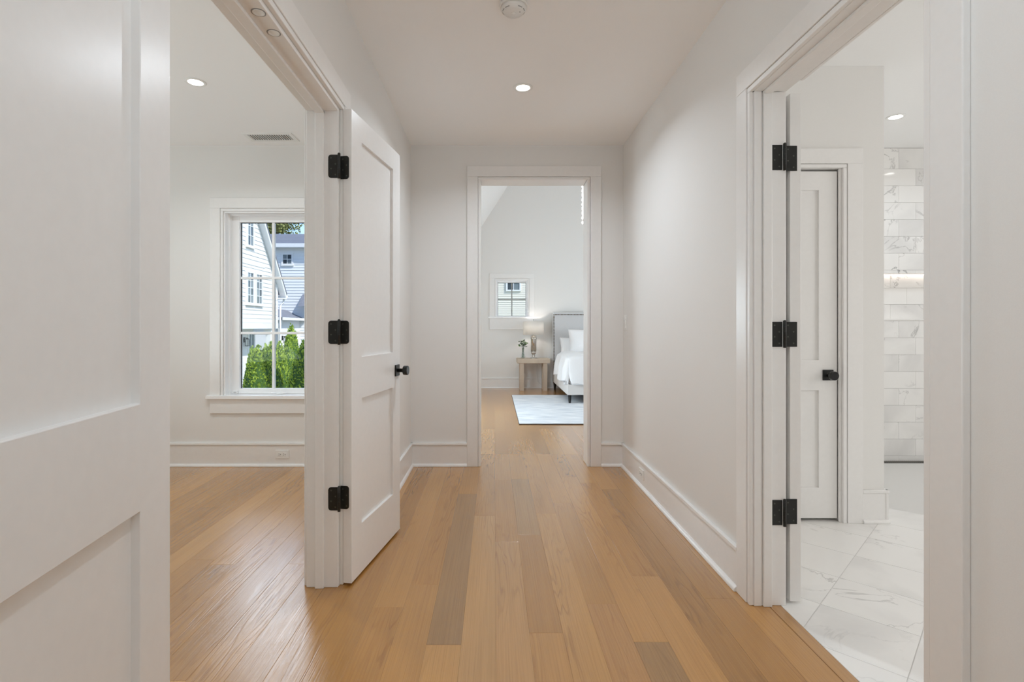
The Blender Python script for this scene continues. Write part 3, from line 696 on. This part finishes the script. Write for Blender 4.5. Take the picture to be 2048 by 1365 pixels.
# nightstand
NSX0, NSX1, NSY0, NSY1 = .43, 1.045, 9.75, 10.14
e = empty('nightstand', ((NSX0 + NSX1) / 2, (NSY0 + NSY1) / 2, 0)); tag(e, 'pale washed oak nightstand with slab legs beside the bed', 'nightstand')
hw, hd = (NSX1 - NSX0) / 2, (NSY1 - NSY0) / 2
for o in (MB().box(-hw, hw, -hd, hd, .515, .60).build('top', 'washed_oak', e, .008),):
    o.color = (.56, .46, .36, 1)
for sx in (-1, 1):
    for (y0, y1) in ((-hd + .02, -hd + .10), (hd - .10, hd - .02)):
        xa = sx * (hw - .128) ; o = MB().box(min(xa, xa + sx * .075) + (0 if sx > 0 else 0), max(xa, xa + sx * .075), y0, y1, 0, .515).build('leg', 'washed_oak', e, .003); o.color = (.54, .44, .345, 1)
    o = MB().box(sx * (hw - .09) - .012, sx * (hw - .09) + .012, -hd + .10, hd - .10, .44, .515).build('rail', 'washed_oak', e); o.color = (.5, .41, .32, 1)
# lamp
LX, LY = .748, 9.93
e = empty('table_lamp', (LX, LY, .60)); tag(e, 'lit table lamp with mercury glass body and white drum shade', 'lamp')
MB().rev([(.070, 0), (.072, .006), (.068, .012), (.030, .022), (.022, .035), (.030, .05), (.022, .062), (.040, .085), (.050, .105), (.053, .13)], (0, 0, 0), 32).build('foot', 'mercury', e)
MB().rev([(.053, .13), (.0535, .36), (.058, .368), (.058, .385), (.0535, .392), (.0535, .415), (.035, .425), (.015, .43)], (0, 0, 0), 32).build('body', 'mercury', e)
MB().rev([(.009, .43), (.009, .50)], (0, 0, 0), 12).build('neck', 'chrome', e)
MB().rev([(.195, .445), (.190, .700)], (0, 0, 0), 48, caps=False).build('shade', 'shade', e)
for o in e.children:
    if o.name.startswith('shade'):
        s = o.modifiers.new('thick', 'SOLIDIFY'); s.thickness = .002
MB().rev([(.004, .50), (.004, .715), (.010, .722), (.008, .735), (0, .738)], (0, 0, 0), 12).build('finial', 'chrome', e)
MB().rev([(0, .52), (.022, .535), (.03, .565), (.022, .59), (0, .60)], (0, 0, 0), 16).build('bulb', emit('bulb', (1, .8, .58), 6), e)
d = bpy.data.lights.new('bulb_light', 'POINT'); d.energy = 22.; d.color = (1, .93, .84); d.shadow_soft_size = .03
o = bpy.data.objects.new('bulb_light', d); COL.objects.link(o); o.parent = e; o.location = (0, 0, .575)
MB().tube([(.02, .07, .01), (.05, .13, .006), (.08, .205, -.01), (.085, .222, -.10), (.08, .225, -.30), (.10, .22, -.46), (.16, .21, -.52), (.24, .225, -.50), (.36, .24, -.485)], .0035, 6).build('power_cord', 'cord', e)
# vase
VX, VY = .545, 9.88
e = empty('flower_vase', (VX, VY, .60)); tag(e, 'small clear glass vase of white flowers and green leaves on the nightstand', 'vase')
MB().rev([(0, .004), (.040, .004), (.044, .02), (.032, .07), (.020, .13), (.022, .19), (.026, .20)], (0, 0, 0), 24, caps=False).build('glass', 'vase', e)
MB().rev([(0, .006), (.037, .006), (.040, .02), (.0, .024)], (0, 0, 0), 20).build('base', 'mercury', e)
for q in range(7):
    a = q * 2.4; rr_ = .03 + .012 * (q % 3)
    st = MB().tube([(.006 * math.cos(a), .006 * math.sin(a), .02), (.008 * math.cos(a), .008 * math.sin(a), .17), (rr_ * math.cos(a), rr_ * math.sin(a), .25 + .012 * q)], .0028, 6).build('stem', 'leafdark', e)
    b = MB()
    for k in range(5):
        aa = a + k * 1.3; c = Vector((rr_ * math.cos(a), rr_ * math.sin(a), .215 + .012 * q + .012 * k)); d_ = Vector((math.cos(aa), math.sin(aa), random.uniform(-.1, .7))).normalized()
        sd = d_.cross(Vector((0, 0, 1))).normalized(); L_ = random.uniform(.055, .085); up = d_.cross(sd) * .012
        b.add([c, c + d_ * L_ * .45 + sd * .022 + up, c + d_ * L_, c + d_ * L_ * .45 - sd * .022 + up, c + d_ * L_ * .5 - up * .5], [(0, 1, 4), (1, 2, 4), (2, 3, 4), (3, 0, 4)])
    b.build('leaf', 'leaf' if q % 2 else 'leafdark', st)
for q, (dx, dy, dz) in enumerate([(-.02, -.01, .335), (.005, -.02, .35), (.028, -.01, .30), (-.045, 0, .30), (.05, .01, .325), (0, .02, .32), (-.015, -.035, .29)]):
    b = MB()
    for k in range(9):
        a = k * 2.4; c = Vector((dx, dy, dz)) + Vector((math.cos(a), math.sin(a), .4)) * .004 * (k % 4); r_ = .010
        b.rev([(0, -r_ * .5), (r_, 0), (r_ * .6, r_ * .7), (0, r_ * .8)], tuple(c), 6)
    b.build('blossom', 'bloom', e)

# bed: frame with upholstered headboard
bx0, bx1, by0, by1 = 1.125, 2.76, 8.05, 10.12
e = empty('bed', ((bx0 + bx1) / 2, by1, 0)); tag(e, 'bed frame with tall grey upholstered headboard and nailhead trim', 'bed'); ox, oy = (bx0 + bx1) / 2, by1
hb = MB().box(bx0 - ox, bx1 - ox, -.095, 0, .14, 1.475).build('headboard', 'fabric_grey', e, .012, 3)
b = MB()
def nail(x, z): b.rev([(.0115, 0), (.010, -.004), (.006, -.006), (0, -.007)], (x, -.0955, z), 8, 'y')
xx = bx0 - ox + .02
for q in range(43): nail(xx, .25 + q * .028)
for q in range(1, 57): nail(xx + q * .028, .25 + 42 * .028); 
for q in range(43): nail(xx + 57 * .028, .25 + q * .028)
b.build('nailhead_trim', 'nail', hb)['kind'] = 'stuff'
MB().box(bx0 - ox + .0, bx0 - ox + .06, by0 - oy + .0601, -.0951, .146, .306).build('side_rail', 'fabric_beige', e, .008)
MB().box(bx1 - ox - .06, bx1 - ox, by0 - oy + .0601, -.0951, .146, .306).build('side_rail', 'fabric_beige', e, .008)
MB().box(bx0 - ox, bx1 - ox, by0 - oy, by0 - oy + .06, .146, .306).build('foot_rail', 'fabric_beige', e, .008)
for (x, y) in ((bx0 - ox + .045, by0 - oy + .06), (bx1 - ox - .045, by0 - oy + .06), (bx0 - ox + .03, -.15), (bx1 - ox - .03, -.15)):
    MB().rev([(.017, 0), (.030, .146)], (x, y, .0145 if y < -1 else 0.), 4, smooth=False).build('leg', 'blackwood', e)
MB().box(bx0 - ox + .06, bx1 - ox - .06, by0 - oy + .06, -.096, .20, .26).build('slat_base', 'blackwood', e)
# mattress
def soft_box(b, x0, x1, y0, y1, z0, z1, r, amp=0., n=14, seed=0):
    """a rounded cushion block"""
    bm = bmesh.new(); bmesh.ops.create_cube(bm, size=1)
    bmesh.ops.subdivide_edges(bm, edges=bm.edges, cuts=n, use_grid_fill=True)
    hx_, hy_, hz_ = (x1 - x0) / 2, (y1 - y0) / 2, (z1 - z0) / 2; rnd = random.Random(seed); p1, p2 = rnd.uniform(0, 6), rnd.uniform(0, 6)
    vs = []
    for v in bm.verts:
        p = Vector((v.co.x * 2 * hx_, v.co.y * 2 * hy_, v.co.z * 2 * hz_))
        q = Vector((max(-hx_ + r, min(hx_ - r, p.x)), max(-hy_ + r, min(hy_ - r, p.y)), max(-hz_ + r, min(hz_ - r, p.z))))
        d_ = p - q
        if d_.length > 1e-6: p = q + d_.normalized() * r
        p += Vector((math.sin(p.y * 9 + p1) * math.sin(p.z * 13), math.sin(p.x * 8 + p2) * .6, math.sin(p.x * 7 + p1) * math.sin(p.y * 6 + p2))) * amp
        vs.append((p.x + (x0 + x1) / 2, p.y + (y0 + y1) / 2, p.z + (z0 + z1) / 2))
    fs = [tuple(v.index for v in f.verts) for f in bm.faces]; bm.free()
    return b.add(vs, fs, True)
ms = soft_box(MB(), bx0 + .065, bx1 - .065, by0 + .07, by1 - .10, .262, .70, .05, .0).build('mattress', 'linen'); tag(ms, 'thick mattress under a white fitted sheet on the bed', 'mattress')
# duvet: a draped cloth with folds hanging over side and foot
def duvet():
    x0, x1 = bx0 + .05, bx1 - .05; yT, y0 = 9.38, by0 + .055; top = .725; nu, nv = 70, 60
    wx = x1 - x0; dr = .40; df = .47
    vs = []; 
    for j in range(nv + 1):
        tv = j / nv * (yT - y0 + df)
        for i in range(nu + 1):
            tu = -dr + i / nu * (wx + 2 * dr)
            # across
            if tu < 0: x, zx, hang = x0, tu, -tu
            elif tu > wx: x, zx, hang = x1, -(tu - wx), tu - wx
            else: x, zx, hang = x0 + tu, 0, 0
            if tv <= yT - y0: y, zy, hy_ = yT - tv, 0, 0
            else: y, zy, hy_ = y0, -(tv - (yT - y0)), tv - (yT - y0)
            z = top + zx + zy * (1 if hang == 0 else .25)
            f = .02 * math.sin(tu * 9 + tv * 3) * math.sin(tv * 5.5) + .012 * math.sin(tu * 17 - tv * 8)
            if hang > 0:
                sgn = -1 if tu < 0 else 1
                flare = hang * .10 + .028 * math.sin(tv * 11 + 1.2) * min(1, hang / .2) + .012 * math.sin(tv * 23) * min(1, hang / .2)
                x += sgn * (.018 + max(-.012, flare)); z += .03 * math.sin(tv * 6.0) * hang / .4
            elif hy_ > 0:
                y -= .018 + max(-.012, hy_ * .07 + .024 * math.sin(tu * 10) * min(1, hy_ / .2)); z += .025 * math.sin(tu * 5) * hy_ / .4
            else: z += f
            # roll the edges
            if hang == 0:
                e_ = min(tu, wx - tu, .06) / .06; z -= (1 - math.sqrt(max(0, 1 - (1 - e_) ** 2))) * .035
            z = max(z, .30)
            vs.append((x, y, z))
    fs = [(j * (nu + 1) + i, j * (nu + 1) + i + 1, (j + 1) * (nu + 1) + i + 1, (j + 1) * (nu + 1) + i) for j in range(nv) for i in range(nu)]
    o = MB().add(vs, fs, True).build('duvet', 'linen'); s = o.modifiers.new('thick', 'SOLIDIFY'); s.thickness = .028; s.offset = 1
    sb = o.modifiers.new('smooth', 'SUBSURF'); sb.levels = 1; sb.render_levels = 1
    tag(o, 'rumpled white duvet draped over side and foot of the bed', 'duvet')
duvet()
def pillow(loc, wd, ht, th, rx, rz, label, seed):
    bm = bmesh.new(); bmesh.ops.create_grid(bm, x_segments=22, y_segments=18, size=.5)
    rnd = random.Random(seed); ph_ = rnd.uniform(0, 6); top, idx = [], []
    vs = []; n = len(bm.verts)
    for sgn in (1, -1):
        for v in bm.verts:
            u, q = v.co.x * 2, v.co.y * 2
            t_ = max(0, (1 - abs(u) ** 2.6)) ** .55 * max(0, (1 - abs(q) ** 2.6)) ** .55
            k = 1 - .07 * (1 - abs(u)) * abs(q) ** 2 ; k2 = 1 - .07 * (1 - abs(q)) * abs(u) ** 2
            vs.append((u * wd / 2 * k2, sgn * th / 2 * t_ * (1 + .08 * math.sin(u * 5 + ph_) * math.sin(q * 4)), q * ht / 2 * k))
    fs = [tuple(v.index for v in f.verts) for f in bm.faces] + [tuple(n + v.index for v in reversed(f.verts)) for f in bm.faces]; bm.free()
    o = MB().add(vs, fs, True).build('pillow', 'linen'); bmm = bmesh.new(); bmm.from_mesh(o.data); bmesh.ops.remove_doubles(bmm, verts=bmm.verts, dist=.0006); bmm.to_mesh(o.data); bmm.free()
    o.location = loc; o.rotation_euler = (R(rx), 0, R(rz)); tag(o, label, 'pillow', 'pillows at the headboard'); return o
pillow((1.70, 9.66, .915), .66, .50, .20, -17, 2, 'large white pillow standing upright in front on the bed', 3)
pillow((1.57, 9.86, .80), .66, .42, .16, -24, 0, 'white pillow half hidden behind the upright one', 5)

# hanging lantern of crystal over the bed foot
e = empty('chandelier', (1.56, 7.4, 0)); tag(e, 'bright crystal chandelier cut off by the opening edge in the bedroom', 'chandelier')
MB().rev([(.006, 3.25), (.006, 5.4)], (0, 0, 0), 8).build('rod', 'chrome', e)
MB().rev([(.30, 3.20), (.305, 3.20), (.305, 3.235), (.30, 3.235)], (0, 0, 0), 32, caps=False).build('ring', 'chrome', e)
b = MB()
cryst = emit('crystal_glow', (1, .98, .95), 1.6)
for k in range(26):
    a = 2 * math.pi * k / 26; zb = 2.66 + .05 * (k % 3)
    z = 3.19
    while z > zb:
        r_ = .014 + .004 * ((k + int(z * 40)) % 2); b.rev([(0, -.03), (r_, 0), (0, .03)], (.31 * math.cos(a), .31 * math.sin(a), z), 6, smooth=False); z -= .064
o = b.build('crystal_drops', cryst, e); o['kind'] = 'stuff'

# ------------------------------------------------------------------ outside
GZ = -3.0
struct(MB().box(-45, 30, 4.9, 70, GZ - .2, GZ).build('ground', 'ground'), 'lawn between the houses')
def clap(b, fn, z0, z1, exp, rng, tilt=.014):
    """courses of lap siding; rng(z) gives spans along the wall; fn(a,out,z)"""
    z = z0
    while z < z1 - .02:
        zt_ = min(z + exp, z1)
        for (a0, a1, c0, c1) in rng(z, zt_):
            vs = [fn(a0, tilt, z), fn(a1, tilt, z), fn(c1, .003, zt_), fn(c0, .003, zt_), fn(a0, 0, z), fn(a1, 0, z)]
            b.add(vs, [(0, 1, 2, 3), (0, 4, 5, 1)])
        z = zt_
def house_window(parent, fn_, a0, a1, z0, z1, cols, rowsn, glass='winglass', fr=.11, sill=True):
    fn = lambda a, o_, z: fn_(a, o_ + (.036 if o_ > 0 else 0), z)
    wn = MB().box(a0 - fr, a0, 0, .05, z0 - fr, z1 + fr, fn).box(a1, a1 + fr, 0, .05, z0 - fr, z1 + fr, fn).box(a0, a1, 0, .05, z1, z1 + fr, fn).box(a0, a1, 0, .05, z0 - fr, z0, fn)
    if sill: wn.box(a0 - fr - .04, a1 + fr + .04, 0, .08, z0 - fr - .03, z0 - fr, fn)
    m_ = .032
    for c in range(1, cols): x = a0 + (a1 - a0) * c / cols; wn.box(x - m_ / 2, x + m_ / 2, .012, .036, z0, z1, fn)
    for c in range(1, rowsn): z = z0 + (z1 - z0) * c / rowsn; wn.box(a0, a1, .012, .035, z - m_ / 2, z + m_ / 2, fn)
    wn = wn.build('window', 'exttrim', parent)
    for i in range(cols):
        for j in range(rowsn):
            MB().box(a0 + (a1 - a0) * i / cols + .01, a0 + (a1 - a0) * (i + 1) / cols - .01, .004, .016, z0 + (z1 - z0) * j / rowsn + .01, z0 + (z1 - z0) * (j + 1) / rowsn - .01, fn).build('pane', glass if (i + j) % 2 == 0 or glass != 'winglass' else 'winglass_b', wn)
    return wn
# --- gabled clapboard house: its gable end stands parallel to the hall
AX = -11.6; AY0, AY1 = 19.9, 28.1; apY = 24.0; SLP = 1.294
apZ = 8.60
hA = empty('gabled_house', (AX, apY, GZ)); tag(hA, 'white clapboard house with a steep gable and tall grid windows', 'house'); hA.location = (0, 0, 0)
fA = lambda a, o_, z: (AX + o_, a, z)
poly = [(AY0, 1.2), (AY1, 1.2), (AY1, apZ - SLP * (AY1 - apY)), (apY, apZ), (AY0, apZ - SLP * (apY - AY0))]
MB().prism(poly, AX - 9, AX, 'x').build('wall', 'siding', hA)
MB().box(AX - 9, AX - 1.2, AY0, AY1 - .2, GZ, 1.2).build('lower_wall', 'siding', hA)
def rngA(z, z2):
    def lim(q): return max(AY0, apY - (apZ - q) / SLP), min(AY1 - .12, apY + (apZ - q) / SLP)
    a, c = lim(z), lim(z2)
    if a[1] - a[0] < .05: return []
    return [(a[0], a[1], c[0], c[1])]
b = MB(); clap(b, fA, 1.42, apZ, .20, rngA, .026); o = b.build('clapboard', 'siding', hA); o['kind'] = 'stuff'
MB().box(AX - .02, AX + .03, AY1 - .12, AY1 + .02, 1.2, 3.7).build('corner_board', 'exttrim', hA)
MB().box(AX - 1.2, AX + .05, AY0, AY1 + .02, 1.12, 1.40).build('frieze_board', 'exttrim', hA)
MB().box(AX - 1.2, AX, AY0, AY1, 1.10, 1.12).build('porch_soffit', 'siding_b', hA)
MB().box(AX - .03, AX + .035, 23.6, 26.5, 4.16, 4.32).build('belt_board', 'exttrim', hA)
# roof slabs with rake boards
for sgn in (1, -1):
    yE = apY + sgn * (28.48 - apY); zEe = apZ + .1 - SLP * abs(yE - apY)
    b = MB().prism([(apY, apZ + .12), (yE, zEe + .02), (yE, zEe + .10), (apY, apZ + .24)], AX - 9.2, AX + .38, 'x'); rf = b.build('roof', 'roof', hA)
    MB().prism([(apY, apZ + .10), (yE, zEe), (yE, zEe - .22), (apY, apZ - .12)], AX + .30, AX + .36, 'x').build('rake_board', 'exttrim', hA)
    MB().prism([(apY, apZ + .08), (yE, zEe - .02), (yE, zEe - .06), (apY, apZ + .02)], AX, AX + .31, 'x').build('rake_soffit', 'exttrim', hA)
    MB().box(AX - 9, AX + .37, min(yE, yE - sgn * .45), max(yE, yE - sgn * .45), zEe - .20, zEe - .15).build('eave_soffit', 'exttrim', hA)
    MB().box(AX - 9, AX + .38, min(yE, yE + sgn * .11), max(yE, yE + sgn * .11), zEe - .12, zEe).build('gutter', 'exttrim', hA)
MB().tube([(AX + .2, 28.5, 2.7), (AX + .2, 28.4, 2.5), (AX + .12, 28.2, 2.35), (AX + .12, 28.2, GZ)], .05, 8).build('downspout', 'exttrim', hA)
house_window(hA, fA, 24.62, 25.16, 5.08, 6.9, 2, 4)
house_window(hA, fA, 24.60, 25.16, 2.36, 3.76, 2, 4)
house_window(hA, fA, 25.52, 26.08, 2.36, 3.76, 2, 4)
house_window(hA, fA, 22.6, 23.16, 2.36, 3.76, 2, 4)
fA2 = lambda a, o_, z: (AX - 1.2 + o_, a, z)
b = MB(); clap(b, fA2, GZ, 1.1, .2, lambda z, q: [(AY0, AY1 - .2, AY0, AY1 - .2)], .015); b.build('porch_clapboard', 'siding', hA)['kind'] = 'stuff'
house_window(hA, fA2, 27.3, 27.85, -1.6, .85, 2, 3, 'winglass_b')
for yy in (24.0, 27.6):
    MB().box(AX - .35, AX - .1, yy - .12, yy + .12, GZ, .95).box(AX - .4, AX - .05, yy - .17, yy + .17, .95, 1.10).build('column', 'exttrim', hA)
def lantern(loc, label):
    e = empty('wall_lantern', loc); tag(e, label, 'lantern', 'porch lanterns')
    MB().box(-.02, .03, -.06, .06, .05, .32).box(.03, .16, -.015, .015, .27, .30).build('bracket', 'black', e)
    MB().rev([(.11, .22), (.02, .30), (0, .30)], (.17, 0, 0), 4, smooth=False).build('roof', 'black', e)
    b = MB()
    for sx in (-1, 1):
        for sy in (-1, 1): b.box(.17 + sx * .07 - .01, .17 + sx * .07 + .01, sy * .07 - .01, sy * .07 + .01, -.10, .22)
    b.box(.09, .25, -.08, .08, -.13, -.10).build('frame', 'black', e)
    MB().box(.115, .225, -.055, .055, -.10, .21).build('glass', 'exttrim', e)
lantern((AX - 1.185, 26.85, .35), 'black porch lantern beside the grid door of the gabled house')
# --- shingled house behind
BYF = 35.0; hB = empty('shingled_house', (0, 0, 0)); tag(hB, 'white shingled house with grey roof behind the gabled one', 'house')
fB = lambda a, o_, z: (a, BYF - o_, z)
MB().box(-26, -7.5, BYF, BYF + 7, GZ, 6.55).build('wall', 'siding_b', hB)
b = MB()
def rngB(z, q): return [(-18.5, -8, -18.5, -8)]
clap(b, fB, GZ, 6.5, .19, rngB, .034); b.build('shingle_course', 'siding_b', hB)['kind'] = 'stuff'
b = MB().prism([(BYF - .5, 6.62), (BYF + 3.6, 7.90), (BYF + 7.6, 6.62), (BYF + 7.6, 6.72), (BYF + 3.6, 8.05), (BYF - .5, 6.72)], -26.3, -7.2, 'x'); b.build('roof', 'roof', hB)
b = MB()
for q in range(15):
    y0 = BYF - .5 + q * .26; z0 = 6.70 + (y0 - BYF + .5) * .324
    x = -19 + .17 * (q % 2)
    b.box(-19, -8, y0, y0 + .27, z0, z0 + .03)
b.build('roof_shingle', 'roof', hB)['kind'] = 'stuff'
MB().box(-26.3, -7.2, BYF - .6, BYF - .5, 6.45, 6.70).box(-26.3, -7.2, BYF - .5, BYF, 6.45, 6.50).build('gutter', 'exttrim', hB)
house_window(hB, fB, -14.04, -13.48, 5.42, 6.02, 2, 2)
# bump-out with a small hipped roof, downspout and lantern
MB().box(-15.6, -12.95, 31.6, BYF, GZ, 1.75).build('bay_wall', 'siding_b', hB)
MB().prism([(-16.0, 1.75), (-12.62, 1.75), (-13.9, 2.35), (-16.0, 2.35)], 31.2, BYF, 'y').build('bay_roof', 'roof', hB)
MB().box(-16.0, -12.55, 31.1, 31.22, 1.62, 1.78).box(-12.62, -12.5, 31.1, BYF, 1.62, 1.78).build('bay_gutter', 'exttrim', hB)
MB().tube([(-12.62, 31.25, 1.62), (-12.8, 31.45, 1.3), (-12.95, 31.53, 1.1), (-12.95, 31.53, GZ)], .05, 8).build('downspout', 'exttrim', hB)
house_window(hB, lambda a, o_, z: (a, 31.6 - o_, z), -15.2, -14.6, -1.6, 1.0, 2, 3, 'winglass_b')
lantern_o = lantern((-12.72, 31.55, .35), 'black porch lantern on the shingled house beside the tall cedar')
MB().prism([(34.2, 2.55), (35, 3.3), (35, 3.4), (34.1, 2.55)], -12.75, -11.8, 'x').build('dormer_roof', 'roof', hB)
# --- beige neighbour seen through the bedroom window
hC = empty('beige_house', (0, 0, 0)); tag(hC, 'beige lap sided house seen through the small bedroom window', 'house')
fC = lambda a, o_, z: (a, 27.5 - o_, z)
MB().box(-4, 6, 27.5, 33, GZ, 7.2).build('wall', 'siding_c', hC)
b = MB(); clap(b, fC, -1.0, 6.8, .1, lambda z, q: [(-4, 6, -4, 6)], .024); b.build('lap_siding', 'siding_c', hC)['kind'] = 'stuff'
house_window(hC, fC, .71, 1.33, 3.15, 3.50, 2, 1, 'winglass', .08, False)
MB().prism([(-4.5, 7.1), (6.5, 7.1), (1, 10.)], 27.1, 33.4, 'y').build('roof', 'roof', hC)

# --- cedars
def cedar_mesh(seed, h, r, n):
    rnd = random.Random(seed); b = MB()
    for k in range(n):
        t_ = 1 - math.sqrt(rnd.random()) * .97; z = t_ * h
        prof = r * (1 - t_) ** .72 * (1.0 if t_ > .12 else .6 + 3.3 * t_)
        a = rnd.uniform(0, 2 * math.pi); rr_ = prof * (rnd.uniform(.86, 1.03) + .04 * math.sin(a * 5 + z * 4))
        c = Vector((rr_ * math.cos(a), rr_ * math.sin(a), z)); outv = Vector((math.cos(a), math.sin(a), 0))
        up = (Vector((0, 0, 1)) * rnd.uniform(.6, 1) + outv * rnd.uniform(.1, .7) + Vector((rnd.uniform(-.4, .4), rnd.uniform(-.4, .4), 0))).normalized()
        sd = up.cross(outv + Vector((rnd.uniform(-.7, .7), rnd.uniform(-.7, .7), 0))).normalized(); L_ = rnd.uniform(.05, .10); W_ = L_ * .33
        b.add([c, c + up * L_ * .5 + sd * W_, c + up * L_, c + up * L_ * .5 - sd * W_], [(0, 1, 2, 3)])
    me = bpy.data.meshes.new('foliage'); me.from_pydata(b.v, [], b.f); me.materials.append(M['cedar'])
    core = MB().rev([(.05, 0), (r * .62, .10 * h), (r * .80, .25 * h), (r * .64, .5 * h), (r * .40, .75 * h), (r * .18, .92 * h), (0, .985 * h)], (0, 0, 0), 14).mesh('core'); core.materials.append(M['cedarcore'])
    tr = MB().rev([(.06, -.15), (.05, .4)], (0, 0, 0), 8).mesh('trunk'); tr.materials.append(M['bark'])
    return me, core, tr
CM = [cedar_mesh(1, 3.7, .80, 16000), cedar_mesh(2, 3.7, .74, 16000)]
def cedar(px, ytop, Y, k, label, wide=1.):
    x = (px - 988) * Y / F; zt_ = EYE - (ytop - 655) * Y / F; s = (zt_ - GZ) / 3.7
    e = empty('cedar_shrub', (x, Y, GZ), random.uniform(0, 6)); e.scale = (s * wide, s * wide, s); tag(e, label, 'shrub', 'cedars below the window')
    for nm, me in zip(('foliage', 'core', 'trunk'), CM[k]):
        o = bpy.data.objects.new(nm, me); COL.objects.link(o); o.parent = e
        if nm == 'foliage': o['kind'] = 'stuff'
cedar(504, 694, 14.6, 1, 'narrow cedar tip leftmost in the row, behind the broad left one', .7)
cedar(517, 691, 13.0, 0, 'broad front cedar at the left of the window', .95)
cedar(531, 689, 15.0, 1, 'small cedar tip between the broad left cedar and the muntin', .6)
cedar(542, 684, 13.8, 0, 'cedar standing right behind the vertical muntin', .8)
cedar(559, 684, 14.6, 1, 'cedar just right of the vertical muntin', .85)
cedar(577, 680, 17.0, 0, 'pale cedar tip in front of the tall one', .7)
cedar(583, 649, 19.0, 1, 'tallest cedar farther back, before the shingled wall', .85)
cedar(609, 680, 12.8, 0, 'broad front cedar at the right edge of the panes', 1.0)
# --- tree above the roof
e = empty('leafy_tree', (-19.2, 46, GZ)); tag(e, 'tall leafy tree rising behind the shingled roof', 'tree')
MB().tube([(0, 0, 0), (.1, 0, 5), (-.1, .1, 9), (.2, 0, 13)], [.35, .28, .2, .08], 10).build('trunk', 'bark', e)
rnd = random.Random(8); b = MB()
blobs = [(rnd.uniform(-2.2, 1.3), rnd.uniform(-1.5, 1.5), rnd.uniform(9.4, 13.5), rnd.uniform(.6, 1.1)) for q in range(46)]
for (x, y, z, r_) in blobs:
    for k in range(170):
        d_ = Vector((rnd.gauss(0, 1), rnd.gauss(0, 1), rnd.gauss(0, .8))).normalized() * r_ * rnd.uniform(.5, 1.1); c = Vector((x, y, z)) + d_
        u = Vector((rnd.gauss(0, 1), rnd.gauss(0, 1), rnd.gauss(0, 1))).normalized(); v = u.cross(Vector((rnd.gauss(0, 1), rnd.gauss(0, 1), 1))).normalized(); L_ = rnd.uniform(.16, .30)
        b.add([c, c + u * L_ * .5 + v * L_ * .35, c + u * L_, c + u * L_ * .5 - v * L_ * .35], [(0, 1, 2, 3)])
me = bpy.data.meshes.new('crown'); me.from_pydata(b.v, [], b.f); me.materials.append(M['treeleaf'])
o = bpy.data.objects.new('crown', me); COL.objects.link(o); o.parent = e; o['kind'] = 'stuff'
